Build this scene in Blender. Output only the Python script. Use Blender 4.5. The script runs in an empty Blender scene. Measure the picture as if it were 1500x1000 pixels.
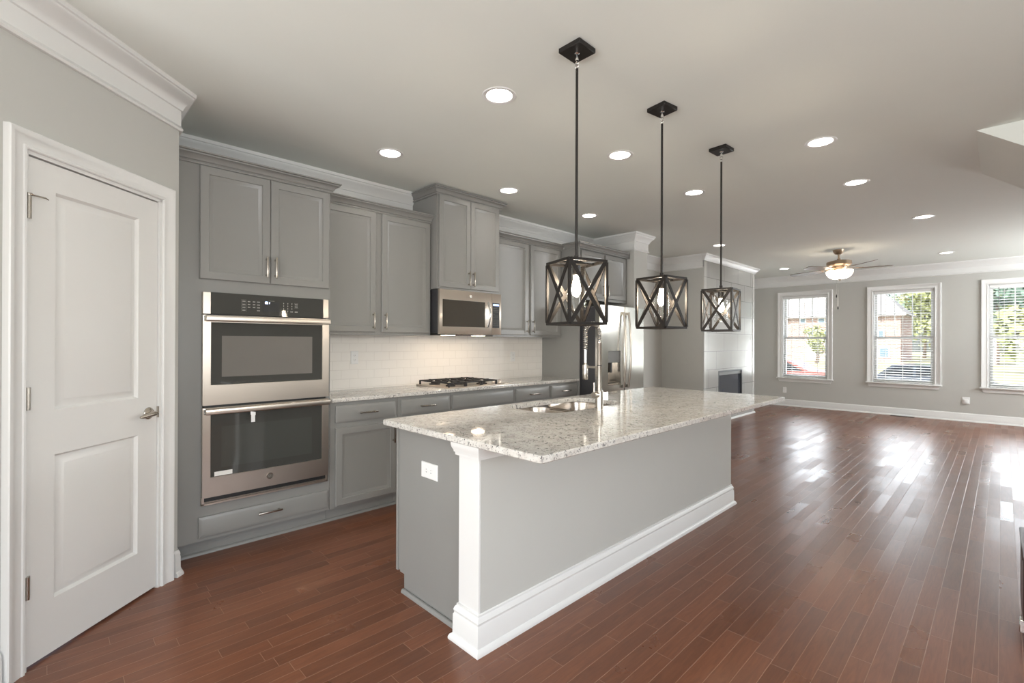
import bpy, bmesh, math, random
from mathutils import Vector, Matrix, Euler
random.seed(7)
R = math.radians
SC = bpy.context.scene
COL = SC.collection

# ------------------------------------------------------------------ camera
FPX, YAW, PITCH, ROLL, CAM_H = 701.84, -0.79684, 0.0011, 0.00366, 1.33
fw = Vector((math.sin(YAW)*math.cos(PITCH), math.cos(YAW)*math.cos(PITCH), math.sin(PITCH)))
rt0 = Vector((math.cos(YAW), -math.sin(YAW), 0)); up0 = rt0.cross(fw)
rt = rt0*math.cos(ROLL) + up0*math.sin(ROLL)
up = -rt0*math.sin(ROLL) + up0*math.cos(ROLL)
cd = bpy.data.cameras.new('camera'); cam = bpy.data.objects.new('camera', cd); COL.objects.link(cam)
cd.sensor_fit = 'HORIZONTAL'; cd.sensor_width = 36; cd.lens = 36*FPX/1500
cd.clip_start = 0.02; cd.clip_end = 500
m = Matrix((rt, up, -fw)).transposed().to_4x4(); m.translation = (0, 0, CAM_H)
cam.matrix_world = m
SC.camera = cam

# ------------------------------------------------------------------ view, sky, sun, daylight
vs = SC.view_settings
vs.view_transform = 'Standard'; vs.look = 'None'; vs.gamma = 1; vs.use_curve_mapping = False
vs.exposure = 1.43
W = bpy.data.worlds.new('sky'); SC.world = W; W.use_nodes = True
wn = W.node_tree; wn.nodes.clear()
sky = wn.nodes.new('ShaderNodeTexSky'); sky.sky_type = 'NISHITA'; sky.sun_disc = False
sky.sun_elevation = R(48); sky.sun_rotation = R(150); sky.air_density = 1.0; sky.dust_density = 2.5
bg = wn.nodes.new('ShaderNodeBackground'); bg.inputs[1].default_value = 0.17
wo = wn.nodes.new('ShaderNodeOutputWorld')
wn.links.new(sky.outputs[0], bg.inputs[0]); wn.links.new(bg.outputs[0], wo.inputs[0])

def add_light(name, kind, loc, rot, power, color=(1, 1, 1), **kw):
    d = bpy.data.lights.new(name, kind); d.energy = power; d.color = color
    for k, v in kw.items(): setattr(d, k, v)
    o = bpy.data.objects.new(name, d); o.location = loc; o.rotation_euler = rot
    o['kind'] = 'helper'
    COL.objects.link(o); return o
add_light('sun', 'SUN', (-20, -30, 40), (R(46), 0, R(-32)), 3.0, (1, .95, .87), angle=R(0.6))
# daylight behind the camera, added fill at right; all tilted up to brighten ceiling
DAY = (0.955, 0.98, 1.0)
def daylight(name, loc, yaw, tilt, power, w, h):
    add_light(name, 'AREA', loc, (R(90+tilt), 0, R(yaw)), power, DAY, shape='RECTANGLE', size=w, size_y=h)
daylight('daylight_back_left', (-1.1, -3.30, 1.05), 0, 55, 56, 1.9, 1.7)
daylight('daylight_back_right', (1.3, -3.30, 1.05), 0, 55, 36, 1.9, 1.7)
daylight('fill_right', (2.50, .2, 1.45), 90, 25, 30, 2.4, 1.3)  # added fill for the island's side, no window known here
daylight('fill_right_far', (2.50, 9.8, 2.08), 90, 18, 56, 2.1, .62)  # added fill to brighten the living room ceiling
# daylight arriving at the three living room windows (placed outside the glass)
WIN = [(-3.37, -2.37), (-1.81, -0.75), (-0.25, 0.80)]
for a, b in WIN: daylight('daylight_far', ((a+b)/2, 12.25, 1.25), 180, 33, 21, .95, 1.6)

# ------------------------------------------------------------------ materials
def N(nt, t, **kw):
    n = nt.nodes.new(t)
    for k, v in kw.items():
        if hasattr(n, k): setattr(n, k, v)
    return n
def newmat(name):
    mt = bpy.data.materials.new(name); mt.use_nodes = True
    nt = mt.node_tree; b = nt.nodes['Principled BSDF']
    return mt, nt, b
def srgb(r, g, b):
    f = lambda c: (c/255/12.92) if c/255 <= .04045 else ((c/255+.055)/1.055)**2.4
    return (f(r), f(g), f(b))
def mat(name, col, rough=.5, metal=0., var=.03, scale=6., bump=0., bscale=60., spec=None, aniso=0., coat=0.):
    mt, nt, b = newmat(name)
    tc = N(nt, 'ShaderNodeTexCoord'); nz = N(nt, 'ShaderNodeTexNoise'); nz.inputs['Scale'].default_value = scale
    nz.inputs['Detail'].default_value = 3
    nt.links.new(tc.outputs['Object'], nz.inputs['Vector'])
    mx = N(nt, 'ShaderNodeMix'); mx.data_type = 'RGBA'
    mx.inputs[6].default_value = (*[c*(1-var) for c in col], 1); mx.inputs[7].default_value = (*[min(1, c*(1+var)) for c in col], 1)
    nt.links.new(nz.outputs[0], mx.inputs[0]); nt.links.new(mx.outputs[2], b.inputs['Base Color'])
    b.inputs['Roughness'].default_value = rough; b.inputs['Metallic'].default_value = metal
    if spec is not None: b.inputs['Specular IOR Level'].default_value = spec
    if coat: b.inputs['Coat Weight'].default_value = coat; b.inputs['Coat Roughness'].default_value = .08
    if aniso:
        b.inputs['Anisotropic'].default_value = aniso; b.inputs['Anisotropic Rotation'].default_value = .0
        tg = N(nt, 'ShaderNodeTangent'); tg.direction_type = 'RADIAL'; tg.axis = 'Z'
        nt.links.new(tg.outputs[0], b.inputs['Tangent'])
    if bump:
        n2 = N(nt, 'ShaderNodeTexNoise'); n2.inputs['Scale'].default_value = bscale; n2.inputs['Detail'].default_value = 4
        nt.links.new(tc.outputs['Object'], n2.inputs['Vector'])
        bp = N(nt, 'ShaderNodeBump'); bp.inputs['Strength'].default_value = bump; bp.inputs['Distance'].default_value = .003
        nt.links.new(n2.outputs[0], bp.inputs['Height']); nt.links.new(bp.outputs[0], b.inputs['Normal'])
    return mt
def emit(name, col, strength, base=None):
    mt, nt, b = newmat(name)
    b.inputs['Base Color'].default_value = (*(base or col), 1)
    b.inputs['Emission Color'].default_value = (*col, 1); b.inputs['Emission Strength'].default_value = strength
    return mt
def glass(name, tint=(1, 1, 1), rough=.0, refl=.55, extra=.03):
    mt = bpy.data.materials.new(name); mt.use_nodes = True; nt = mt.node_tree; nt.nodes.clear()
    o = N(nt, 'ShaderNodeOutputMaterial'); mx = N(nt, 'ShaderNodeMixShader'); fr = N(nt, 'ShaderNodeLayerWeight'); fr.inputs[0].default_value = .5
    t = N(nt, 'ShaderNodeBsdfTransparent'); t.inputs[0].default_value = (*tint, 1)
    g = N(nt, 'ShaderNodeBsdfGlossy'); g.inputs['Roughness'].default_value = rough
    ma = N(nt, 'ShaderNodeMath'); ma.operation = 'MULTIPLY_ADD'; ma.inputs[1].default_value = refl; ma.inputs[2].default_value = extra
    pw = N(nt, 'ShaderNodeMath'); pw.operation = 'POWER'; pw.inputs[1].default_value = 3.5; nt.links.new(fr.outputs['Facing'], pw.inputs[0]); nt.links.new(pw.outputs[0], ma.inputs[0]); nt.links.new(ma.outputs[0], mx.inputs[0])
    nt.links.new(t.outputs[0], mx.inputs[1]); nt.links.new(g.outputs[0], mx.inputs[2]); nt.links.new(mx.outputs[0], o.inputs[0])
    return mt

M = {}
M['wall'] = mat('greige_paint', (.528, .525, .495), .75, var=.015, bump=.05, bscale=240)
M['ceiling'] = mat('ceiling_paint', (.785, .81, .765), .85, var=.01, bump=.04, bscale=200)
M['trim'] = mat('white_trim_paint', (.76, .76, .745), .32, var=.01)
M['door'] = mat('white_door_paint', (.76, .755, .735), .38, var=.012, bump=.03, bscale=300)
M['cab'] = mat('grey_cabinet_paint', (.258, .256, .244), .31, var=.02, bump=.02, bscale=300)
M['cabdark'] = mat('cabinet_shadow_board', (.23, .236, .227), .45, var=.02)
M['nickel'] = mat('brushed_nickel', (.47, .43, .38), .26, 1., var=.03)
M['steel'] = mat('stainless_steel', (.62, .555, .485), .32, 1., var=.02, scale=3, aniso=.75)  # warmth of reflected light is mixed into this base colour
M['fridgesteel'] = mat('refrigerator_steel', (.42, .41, .385), .17, 1., var=.03, scale=2, aniso=.75)
M['sinksteel'] = mat('sink_steel', (.52, .46, .40), .20, 1., var=.03)
M['chrome'] = mat('chrome', (.85, .84, .82), .08, 1., var=.01)
M['bronze'] = mat('dark_bronze', (.020, .017, .015), .45, .2, var=.15, scale=20, spec=.35)
M['blackglass'] = mat('oven_black_glass', (.056, .056, .051), .035, var=.02, spec=.6)
M['ovencavity'] = mat('oven_window_grey_reflection', (.175, .165, .15), .06, var=.04, spec=.6)  # pale room reflection in the upper window, put into the glass colour
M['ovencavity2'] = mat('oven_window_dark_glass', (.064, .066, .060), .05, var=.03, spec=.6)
M['mwglass'] = mat('microwave_window_glass', (.06, .052, .042), .05, var=.05, spec=.6)
M['black'] = mat('black_plastic', (.018, .018, .018), .45, var=.1)
M['iron'] = mat('cast_iron', (.022, .02, .019), .55, var=.2, bump=.3, bscale=200)
M['charcoal'] = mat('charcoal_enamel', (.045, .045, .05), .45, var=.08, bump=.1, bscale=300)
M['dkgrey'] = mat('dark_grey_plastic', (.16, .16, .155), .35, var=.04)
M['white'] = mat('white_plastic', (.82, .82, .81), .35, var=.01)
M['paper'] = mat('white_sticker', (.78, .76, .72), .6, var=.03)
M['blind'] = mat('white_blind', (.80, .80, .785), .45, var=.01)
M['cord'] = mat('blind_cord', (.8, .8, .78), .7, var=.01)
M['vinyl'] = mat('white_vinyl_sash', (.64, .64, .63), .4, var=.01)
M['firebox'] = mat('firebox_black_metal', (.03, .033, .04), .4, var=.3, scale=12)
M['fireglass'] = mat('firebox_glass', (.05, .058, .075), .08, var=.4, scale=5, spec=.7)
M['fanmetal'] = mat('fan_antique_metal', (.36, .27, .19), .35, .8, var=.06)
M['fanblade'] = mat('fan_wood_blade', (.20, .155, .125), .4, var=.2, scale=14)
M['darkwood'] = mat('dark_furniture_wood', (.05, .03, .025), .35, var=.25, scale=18)
M['reg'] = mat('brown_register', (.055, .03, .022), .5, var=.1)
M['lens'] = emit('downlight_lens', (1, .94, .86), 34.0)
M['baffle'] = mat('white_baffle', (.86, .85, .83), .5, var=.01)
M['bulb'] = emit('amber_bulb', (1, .84, .64), 75.0)
M['filament'] = emit('hot_filament', (1, .72, .40), 40.0)
M['fanlight'] = emit('frosted_fan_light', (1, .84, .66), 5.0, (.8, .75, .7))
M['glass'] = glass('clear_glass', (.985, .985, .98))
M['windowglass'] = glass('window_glass', (.97, .98, .975))
M['digits'] = emit('clock_digits', (.75, .85, 1), 3.0)
M['lcd'] = emit('blue_lcd', (.30, .42, .75), 1.1)
M['mark'] = mat('grey_key_print', (.42, .41, .38), .6, var=.02)
M['markdim'] = mat('dim_key_print', (.24, .235, .21), .6, var=.02)

def ocoord(nt): return N(nt, 'ShaderNodeTexCoord').outputs['Object']
def math_(nt, op, a, b=None, c=None):
    n = N(nt, 'ShaderNodeMath'); n.operation = op
    for i, v in enumerate((a, b, c)):
        if v is None: continue
        if isinstance(v, (int, float)): n.inputs[i].default_value = v
        else: nt.links.new(v, n.inputs[i])
    return n.outputs[0]
def ramp(nt, fac, stops):
    r = N(nt, 'ShaderNodeValToRGB'); e = r.color_ramp.elements
    while len(e) < len(stops): e.new(.5)
    for i, (p, c) in enumerate(stops): e[i].position = p; e[i].color = (*c, 1)
    nt.links.new(fac, r.inputs[0]); return r.outputs[0]
def mixc(nt, f, a, b, mode='MIX'):
    n = N(nt, 'ShaderNodeMix'); n.data_type = 'RGBA'; n.blend_type = mode
    for i, v in ((0, f), (6, a), (7, b)):
        if isinstance(v, (int, float)): n.inputs[i].default_value = v
        elif isinstance(v, tuple): n.inputs[i].default_value = (*v, 1)
        else: nt.links.new(v, n.inputs[i])
    return n.outputs[2]

def floor_material():
    mt, nt, b = newmat('brown_plank_floor')
    oc = ocoord(nt); sp = N(nt, 'ShaderNodeSeparateXYZ'); nt.links.new(oc, sp.inputs[0])
    w, L = .0735, .62
    rx = math_(nt, 'DIVIDE', math_(nt, 'ADD', sp.outputs[0], .009), w)
    row = math_(nt, 'FLOOR', rx); fx = math_(nt, 'FRACT', rx)
    wn1 = N(nt, 'ShaderNodeTexWhiteNoise'); wn1.noise_dimensions = '1D'; nt.links.new(row, wn1.inputs['W'])
    ry = math_(nt, 'ADD', math_(nt, 'DIVIDE', sp.outputs[1], L), math_(nt, 'MULTIPLY', wn1.outputs[0], 9.7))
    pl = math_(nt, 'FLOOR', ry); fy = math_(nt, 'FRACT', ry)
    cb = N(nt, 'ShaderNodeCombineXYZ'); nt.links.new(row, cb.inputs[0]); nt.links.new(pl, cb.inputs[1])
    wn2 = N(nt, 'ShaderNodeTexWhiteNoise'); wn2.noise_dimensions = '3D'; nt.links.new(cb.outputs[0], wn2.inputs['Vector'])
    rnd = wn2.outputs[0]
    dx = math_(nt, 'MULTIPLY', math_(nt, 'MINIMUM', fx, math_(nt, 'SUBTRACT', 1., fx)), w)
    dy = math_(nt, 'MULTIPLY', math_(nt, 'MINIMUM', fy, math_(nt, 'SUBTRACT', 1., fy)), L)
    ed = math_(nt, 'MINIMUM', dx, dy)
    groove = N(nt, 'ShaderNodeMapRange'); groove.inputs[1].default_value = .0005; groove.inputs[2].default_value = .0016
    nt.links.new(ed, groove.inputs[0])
    # grain, stretched along each plank and shifted per plank
    gv = N(nt, 'ShaderNodeCombineXYZ')
    nt.links.new(math_(nt, 'MULTIPLY', sp.outputs[0], 55.), gv.inputs[0])
    nt.links.new(math_(nt, 'MULTIPLY', sp.outputs[1], 5.), gv.inputs[1])
    nt.links.new(math_(nt, 'MULTIPLY', rnd, 90.), gv.inputs[2])
    gn = N(nt, 'ShaderNodeTexNoise'); gn.inputs['Scale'].default_value = 1.; gn.inputs['Detail'].default_value = 6; gn.inputs['Roughness'].default_value = .62
    gn.inputs['Distortion'].default_value = 1.1
    nt.links.new(gv.outputs[0], gn.inputs['Vector'])
    col = ramp(nt, gn.outputs[0], [(.2, srgb(98, 60, 41)), (.5, srgb(115, 71, 49)), (.8, srgb(128, 82, 57))])
    tone = ramp(nt, rnd, [(0., (.80, .78, .77)), (.5, (.96, .94, .92)), (1., (1.12, 1.10, 1.08))])
    col = mixc(nt, 1., col, tone, 'MULTIPLY')
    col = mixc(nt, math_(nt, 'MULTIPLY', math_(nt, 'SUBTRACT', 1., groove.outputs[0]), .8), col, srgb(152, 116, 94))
    nt.links.new(col, b.inputs['Base Color'])
    # soft worn sheen: roughness differs from plank to plank
    wear = N(nt, 'ShaderNodeTexNoise'); wear.inputs['Scale'].default_value = 2.2; wear.inputs['Detail'].default_value = 5
    nt.links.new(oc, wear.inputs['Vector'])
    s3 = N(nt, 'ShaderNodeSeparateColor'); nt.links.new(wn2.outputs[1], s3.inputs[0])
    rg = math_(nt, 'ADD', math_(nt, 'MULTIPLY', s3.outputs[2], .10), math_(nt, 'MULTIPLY', wear.outputs[0], .12))
    nt.links.new(math_(nt, 'ADD', rg, .215), b.inputs['Roughness'])
    b.inputs['Specular IOR Level'].default_value = .62
    # each plank lies a hair off level
    ge = N(nt, 'ShaderNodeNewGeometry')
    sb = N(nt, 'ShaderNodeVectorMath'); sb.operation = 'SUBTRACT'; nt.links.new(wn2.outputs[1], sb.inputs[0]); sb.inputs[1].default_value = (.5, .5, .5)
    scv = N(nt, 'ShaderNodeVectorMath'); scv.operation = 'SCALE'; nt.links.new(sb.outputs[0], scv.inputs[0]); scv.inputs['Scale'].default_value = .016
    ad = N(nt, 'ShaderNodeVectorMath'); ad.operation = 'ADD'; nt.links.new(ge.outputs['Normal'], ad.inputs[0]); nt.links.new(scv.outputs[0], ad.inputs[1])
    nm = N(nt, 'ShaderNodeVectorMath'); nm.operation = 'NORMALIZE'; nt.links.new(ad.outputs[0], nm.inputs[0])
    bp = N(nt, 'ShaderNodeBump'); bp.inputs['Strength'].default_value = .35; bp.inputs['Distance'].default_value = .0015
    nt.links.new(groove.outputs[0], bp.inputs['Height']); nt.links.new(nm.outputs[0], bp.inputs['Normal'])
    nt.links.new(bp.outputs[0], b.inputs['Normal'])
    return mt
def granite_material():
    mt, nt, b = newmat('speckled_white_granite')
    oc = ocoord(nt)
    def noise(scale, det=3, rough=.6):
        n = N(nt, 'ShaderNodeTexNoise'); n.inputs['Scale'].default_value = scale; n.inputs['Detail'].default_value = det; n.inputs['Roughness'].default_value = rough
        nt.links.new(oc, n.inputs['Vector']); return n.outputs[0]
    c = ramp(nt, noise(14, 4), [(.3, srgb(196, 191, 184)), (.55, srgb(213, 210, 204)), (.8, srgb(224, 222, 217))])
    f1 = ramp(nt, noise(52, 5, .7), [(.50, (0, 0, 0)), (.60, (1, 1, 1))])
    c = mixc(nt, math_(nt, 'MULTIPLY', f1, .30), c, srgb(166, 158, 152))
    big = ramp(nt, noise(9, 2), [(.45, (0, 0, 0)), (.62, (1, 1, 1))])
    f2 = ramp(nt, noise(64, 5, .66), [(.565, (0, 0, 0)), (.605, (1, 1, 1))])
    c = mixc(nt, math_(nt, 'MULTIPLY', f2, math_(nt, 'ADD', .45, math_(nt, 'MULTIPLY', big, .45))), c, srgb(92, 90, 92))
    f3 = ramp(nt, noise(88, 3, .5), [(.63, (0, 0, 0)), (.665, (1, 1, 1))])
    c = mixc(nt, math_(nt, 'MULTIPLY', f3, .9), c, srgb(58, 56, 60))
    nt.links.new(c, b.inputs['Base Color']); b.inputs['Roughness'].default_value = .05
    b.inputs['Specular IOR Level'].default_value = .6
    return mt
def tile_material(name, axes, w, h, off, mortar, c1, c2, cm, rough, shift=.5, bump=.4, spec=.5):
    mt, nt, b = newmat(name)
    sp = N(nt, 'ShaderNodeSeparateXYZ'); nt.links.new(ocoord(nt), sp.inputs[0])
    cb = N(nt, 'ShaderNodeCombineXYZ')
    nt.links.new(math_(nt, 'ADD', sp.outputs[axes[0]], off[0]), cb.inputs[0]); nt.links.new(math_(nt, 'ADD', sp.outputs[axes[1]], off[1]), cb.inputs[1])
    br = N(nt, 'ShaderNodeTexBrick'); br.offset = shift; br.inputs['Scale'].default_value = 1.
    br.inputs['Brick Width'].default_value = w; br.inputs['Row Height'].default_value = h
    br.inputs['Mortar Size'].default_value = mortar; br.inputs['Mortar Smooth'].default_value = .1
    br.inputs['Color1'].default_value = (*c1, 1); br.inputs['Color2'].default_value = (*c2, 1); br.inputs['Mortar'].default_value = (*cm, 1)
    nt.links.new(cb.outputs[0], br.inputs['Vector'])
    nt.links.new(br.outputs[0], b.inputs['Base Color']); b.inputs['Roughness'].default_value = rough
    b.inputs['Specular IOR Level'].default_value = spec
    if bump:
        bp = N(nt, 'ShaderNodeBump'); bp.inputs['Strength'].default_value = bump; bp.inputs['Distance'].default_value = .0015; bp.invert = True
        nt.links.new(br.outputs['Fac'], bp.inputs['Height']); nt.links.new(bp.outputs[0], b.inputs['Normal'])
    return mt
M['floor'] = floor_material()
M['granite'] = granite_material()
M['subway'] = tile_material('white_subway_tile', (1, 2), .154, .078, (.02, .01), .0022, (.89, .855, .81), (.87, .84, .795), (.79, .755, .71), .10, spec=.55)
M['firetile'] = tile_material('grey_fireplace_tile', (1, 2), .612, .2985, (-8.002+.306*21, -.2935), .004, (.42, .42, .40), (.38, .38, .365), (.17, .17, .165), .22)
M['brick'] = tile_material('red_brick', (0, 2), .44, .16, (0, 0), .02, srgb(182, 148, 136), srgb(158, 126, 116), srgb(208, 202, 196), .9, bump=0)
M['shingle'] = tile_material('roof_shingle', (0, 1), .6, .22, (0, 0), .02, srgb(176, 172, 166), srgb(160, 156, 152), srgb(130, 126, 122), .9, bump=0)
M['leafA'] = mat('leaf_green', (.22, .30, .15), .6, var=.5, scale=1.2)
M['leafB'] = mat('leaf_yellow_green', (.38, .41, .18), .6, var=.4, scale=1.2)
M['leafC'] = mat('leaf_blue_green', (.17, .27, .21), .6, var=.5, scale=1.2)
M['bark'] = mat('bark', (.16, .12, .09), .9, var=.3)
M['lawn'] = mat('dry_lawn', (.36, .34, .20), .9, var=.25, scale=.7)
M['asphalt'] = mat('asphalt', (.30, .33, .38), .8, var=.12, scale=3)
M['concrete'] = mat('pale_concrete', (.62, .60, .56), .8, var=.08, scale=3)
M['carred'] = mat('red_car_paint', (.30, .11, .09), .25, var=.02, coat=.6)
M['carblue'] = mat('slate_car_paint', (.07, .085, .11), .2, var=.02, coat=.6)
M['carglass'] = mat('car_glass', (.03, .035, .04), .05, var=.02)
M['tyre'] = mat('tyre_rubber', (.02, .02, .02), .8, var=.1)
M['bwin'] = mat('far_window_glass', (.18, .26, .32), .1, var=.05)

# ------------------------------------------------------------------ mesh helpers
OFF = {}
class MB:
    """collects shapes (world coordinates) and links them as ONE mesh object"""
    def __init__(s, frame=None): s.bm = bmesh.new(); s.f = frame or Matrix()
    def v(s, p): return s.bm.verts.new(s.f @ Vector(p))
    def face(s, vs):
        try: return s.bm.faces.new(vs)
        except ValueError: return None
    def box(s, x0, x1, y0, y1, z0, z1, bev=0., seg=1):
        x0, x1 = sorted((x0, x1)); y0, y1 = sorted((y0, y1)); z0, z1 = sorted((z0, z1))
        b = bmesh.new(); V = [b.verts.new((x, y, z)) for x in (x0, x1) for y in (y0, y1) for z in (z0, z1)]
        for q in ((0, 1, 3, 2), (4, 6, 7, 5), (0, 4, 5, 1), (2, 3, 7, 6), (0, 2, 6, 4), (1, 5, 7, 3)): b.faces.new([V[i] for i in q])
        if bev: bmesh.ops.bevel(b, geom=b.edges[:], offset=bev, segments=seg, affect='EDGES', profile=.5)
        s.join(b); return s
    def join(s, b, mtx=None):
        b.verts.ensure_lookup_table(); mp = {}
        t = s.f @ mtx if mtx is not None else s.f
        for v in b.verts: mp[v] = s.bm.verts.new(t @ v.co)
        for f in b.faces: s.face([mp[v] for v in f.verts])
        b.free()
    def quad(s, a, b, c, d): s.face([s.v(a), s.v(b), s.v(c), s.v(d)]); return s
    def poly(s, pts): s.face([s.v(p) for p in pts]); return s
    def prism(s, pts, d):
        """polygon pts (3d) extruded by vector d"""
        d = Vector(d); A = [s.v(p) for p in pts]; B = [s.v(Vector(p)+d) for p in pts]; n = len(pts)
        s.face(A[::-1]); s.face(B)
        for i in range(n): s.face([A[i], A[(i+1) % n], B[(i+1) % n], B[i]])
        return s
    def tube(s, pts, r, n=10, cap=True):
        pts = [Vector(p) for p in pts]; rs = r if isinstance(r, (list, tuple)) else [r]*len(pts)
        prev = None; rings = []
        for i, p in enumerate(pts):
            d = (pts[min(i+1, len(pts)-1)]-pts[max(i-1, 0)]).normalized()
            if prev is None:
                a = d.orthogonal().normalized()
            else:
                a = (prev - d*prev.dot(d)).normalized()
            prev = a; b = d.cross(a)
            rings.append([s.v(p+(a*math.cos(2*math.pi*k/n)+b*math.sin(2*math.pi*k/n))*rs[i]) for k in range(n)])
        for i in range(len(rings)-1):
            for k in range(n): s.face([rings[i][k], rings[i][(k+1) % n], rings[i+1][(k+1) % n], rings[i+1][k]])
        if cap: s.face(rings[0][::-1]); s.face(rings[-1])
        return s
    def bar(s, a, b, w, h, upv=(0, 0, 1)):
        """rectangular bar from a to b"""
        a, b = Vector(a), Vector(b); d = (b-a).normalized(); u = Vector(upv); sd = d.cross(u).normalized(); u = sd.cross(d)
        P = [[s.v(p+sd*(i*w/2)+u*(j*h/2)) for i, j in ((-1, -1), (1, -1), (1, 1), (-1, 1))] for p in (a, b)]
        s.face(P[0][::-1]); s.face(P[1])
        for k in range(4): s.face([P[0][k], P[0][(k+1) % 4], P[1][(k+1) % 4], P[1][k]])
        return s
    def lathe(s, prof, c=(0, 0, 0), ax=None, n=32, closed=False):
        """profile [(r, h)] turned about axis through c"""
        c = Vector(c); z = Vector(ax or (0, 0, 1)).normalized(); x = z.orthogonal().normalized(); y = z.cross(x)
        rings = []
        for r, h in prof:
            if r < 1e-6: rings.append([s.v(c+z*h)])
            else: rings.append([s.v(c+z*h+(x*math.cos(2*math.pi*k/n)+y*math.sin(2*math.pi*k/n))*r) for k in range(n)])
        for A, B in zip(rings, rings[1:]):
            for k in range(n):
                k2 = (k+1) % n
                q = [A[k % len(A)], A[k2 % len(A)], B[k2 % len(B)], B[k % len(B)]]
                u = []
                for w_ in q:
                    if w_ not in u: u.append(w_)
                if len(u) > 2: s.face(u)
        if closed:
            if len(rings[0]) > 1: s.face(rings[0][::-1])
            if len(rings[-1]) > 1: s.face(rings[-1])
        return s
    def rings(s, u0, u1, v0, v1, rg, back=None, center=True):
        """concentric rectangles in the frame's (u,v) plane at heights w: a panelled front"""
        L = []
        for ins, w in rg:
            L.append([s.v(p) for p in ((u0+ins, v0+ins, w), (u1-ins, v0+ins, w), (u1-ins, v1-ins, w), (u0+ins, v1-ins, w))])
        for A, B in zip(L, L[1:]):
            for k in range(4): s.face([A[k], A[(k+1) % 4], B[(k+1) % 4], B[k]])
        if center: s.face(L[-1])
        if back: s.face(L[0][::-1])
        return s
    def sweep(s, path, prof, closed=False, side=1, zdir=(0, 0, 1)):
        """profile [(out, height)] along a polyline in the plane normal to zdir, mitred corners"""
        z = Vector(zdir); P = [Vector(p) for p in path]; n = len(P); R_ = []
        for i in range(n):
            if closed: d0 = P[i]-P[i-1]; d1 = P[(i+1) % n]-P[i]
            else:
                d0 = P[i]-P[i-1] if i else P[1]-P[0]; d1 = P[i+1]-P[i] if i < n-1 else P[-1]-P[-2]
            d0.normalize(); d1.normalize()
            n0 = d0.cross(z)*side; n1 = d1.cross(z)*side
            mt_ = (n0+n1); mt_ = mt_/max(.2, (1+n0.dot(n1)))
            R_.append([s.v(P[i]+mt_*o+z*h) for o, h in prof])
        rng = range(n if closed else n-1); k = len(prof)
        for i in rng:
            A, B = R_[i], R_[(i+1) % n]
            for j in range(k-1): s.face([A[j], A[j+1], B[j+1], B[j]])
            s.face([A[-1], A[0], B[0], B[-1]])
        if not closed: s.face(R_[0]); s.face(R_[-1][::-1])
        return s
    def build(s, name, material, parent=None, ang=38):
        bmesh.ops.recalc_face_normals(s.bm, faces=s.bm.faces[:])
        if parent is not None: off = OFF[parent.name]
        else: off = Vector((0, 0, 0))
        if off.length: bmesh.ops.translate(s.bm, verts=s.bm.verts[:], vec=-off)
        me = bpy.data.meshes.new(name); s.bm.to_mesh(me); s.bm.free()
        me.polygons.foreach_set('use_smooth', [True]*len(me.polygons)); me.set_sharp_from_angle(angle=R(ang))
        o = bpy.data.objects.new(name, me); COL.objects.link(o)
        me.materials.append(M[material] if isinstance(material, str) else material)
        if parent is not None: o.parent = parent
        OFF[o.name] = off
        return o
def tag(o, label=None, cat=None, group=None, kind=None):
    if label: o['label'] = label
    if cat: o['category'] = cat
    if group: o['group'] = group
    if kind: o['kind'] = kind
    return o
def thing(name, loc, label, cat, group=None, kind=None):
    o = bpy.data.objects.new(name, None); COL.objects.link(o); o.location = loc; o.empty_display_size = .05
    OFF[o.name] = Vector(loc)
    return tag(o, label, cat, group, kind)
def struct(o): o['kind'] = 'structure'; return o
def dup(root, loc, label=None, rotz=0):
    r = root.copy(); COL.objects.link(r); r.location = loc; r.rotation_euler = (0, 0, rotz)
    if label: r['label'] = label
    OFF[r.name] = Vector(loc)
    for ch in list(root.children):
        c = ch.copy(); COL.objects.link(c); c.parent = r
        for g in ch.children:
            d = g.copy(); COL.objects.link(d); d.parent = c
    return r
def frame(origin, u, v):
    u = Vector(u).normalized(); v = Vector(v).normalized(); w = u.cross(v)
    f = Matrix((u, v, w)).transposed().to_4x4(); f.translation = origin; return f
FX = lambda x: frame((x, 0, 0), (0, 1, 0), (0, 0, 1))         # faces +x: (u,v,w) = (y,z,x)

# ------------------------------------------------------------------ room shell
H = 2.743
XW, XL, XR, YF, YB = -3.975, -4.05, 2.4, 11.28, -3.2          # kitchen wall, living wall, right, far, back
TD = Vector((-.6727, .7399, 0)).normalized(); ND = Vector((TD.y, -TD.x, 0))   # pantry wall direction, normal
D1 = Vector((-3.183, .435, 0)) + ND*.006                      # door latch edge on the pantry wall plane
PC = D1 + TD*.146                                             # pantry corner by the oven cabinet
PE = D1 - TD*1.05                                             # pantry corner left of the picture
YS0, YS1, XS = 5.44, 5.77, -3.32                              # stub wall beside the fridge
YC0, YC1, XC = 7.51, 9.735, -3.32                             # chimney breast

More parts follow.
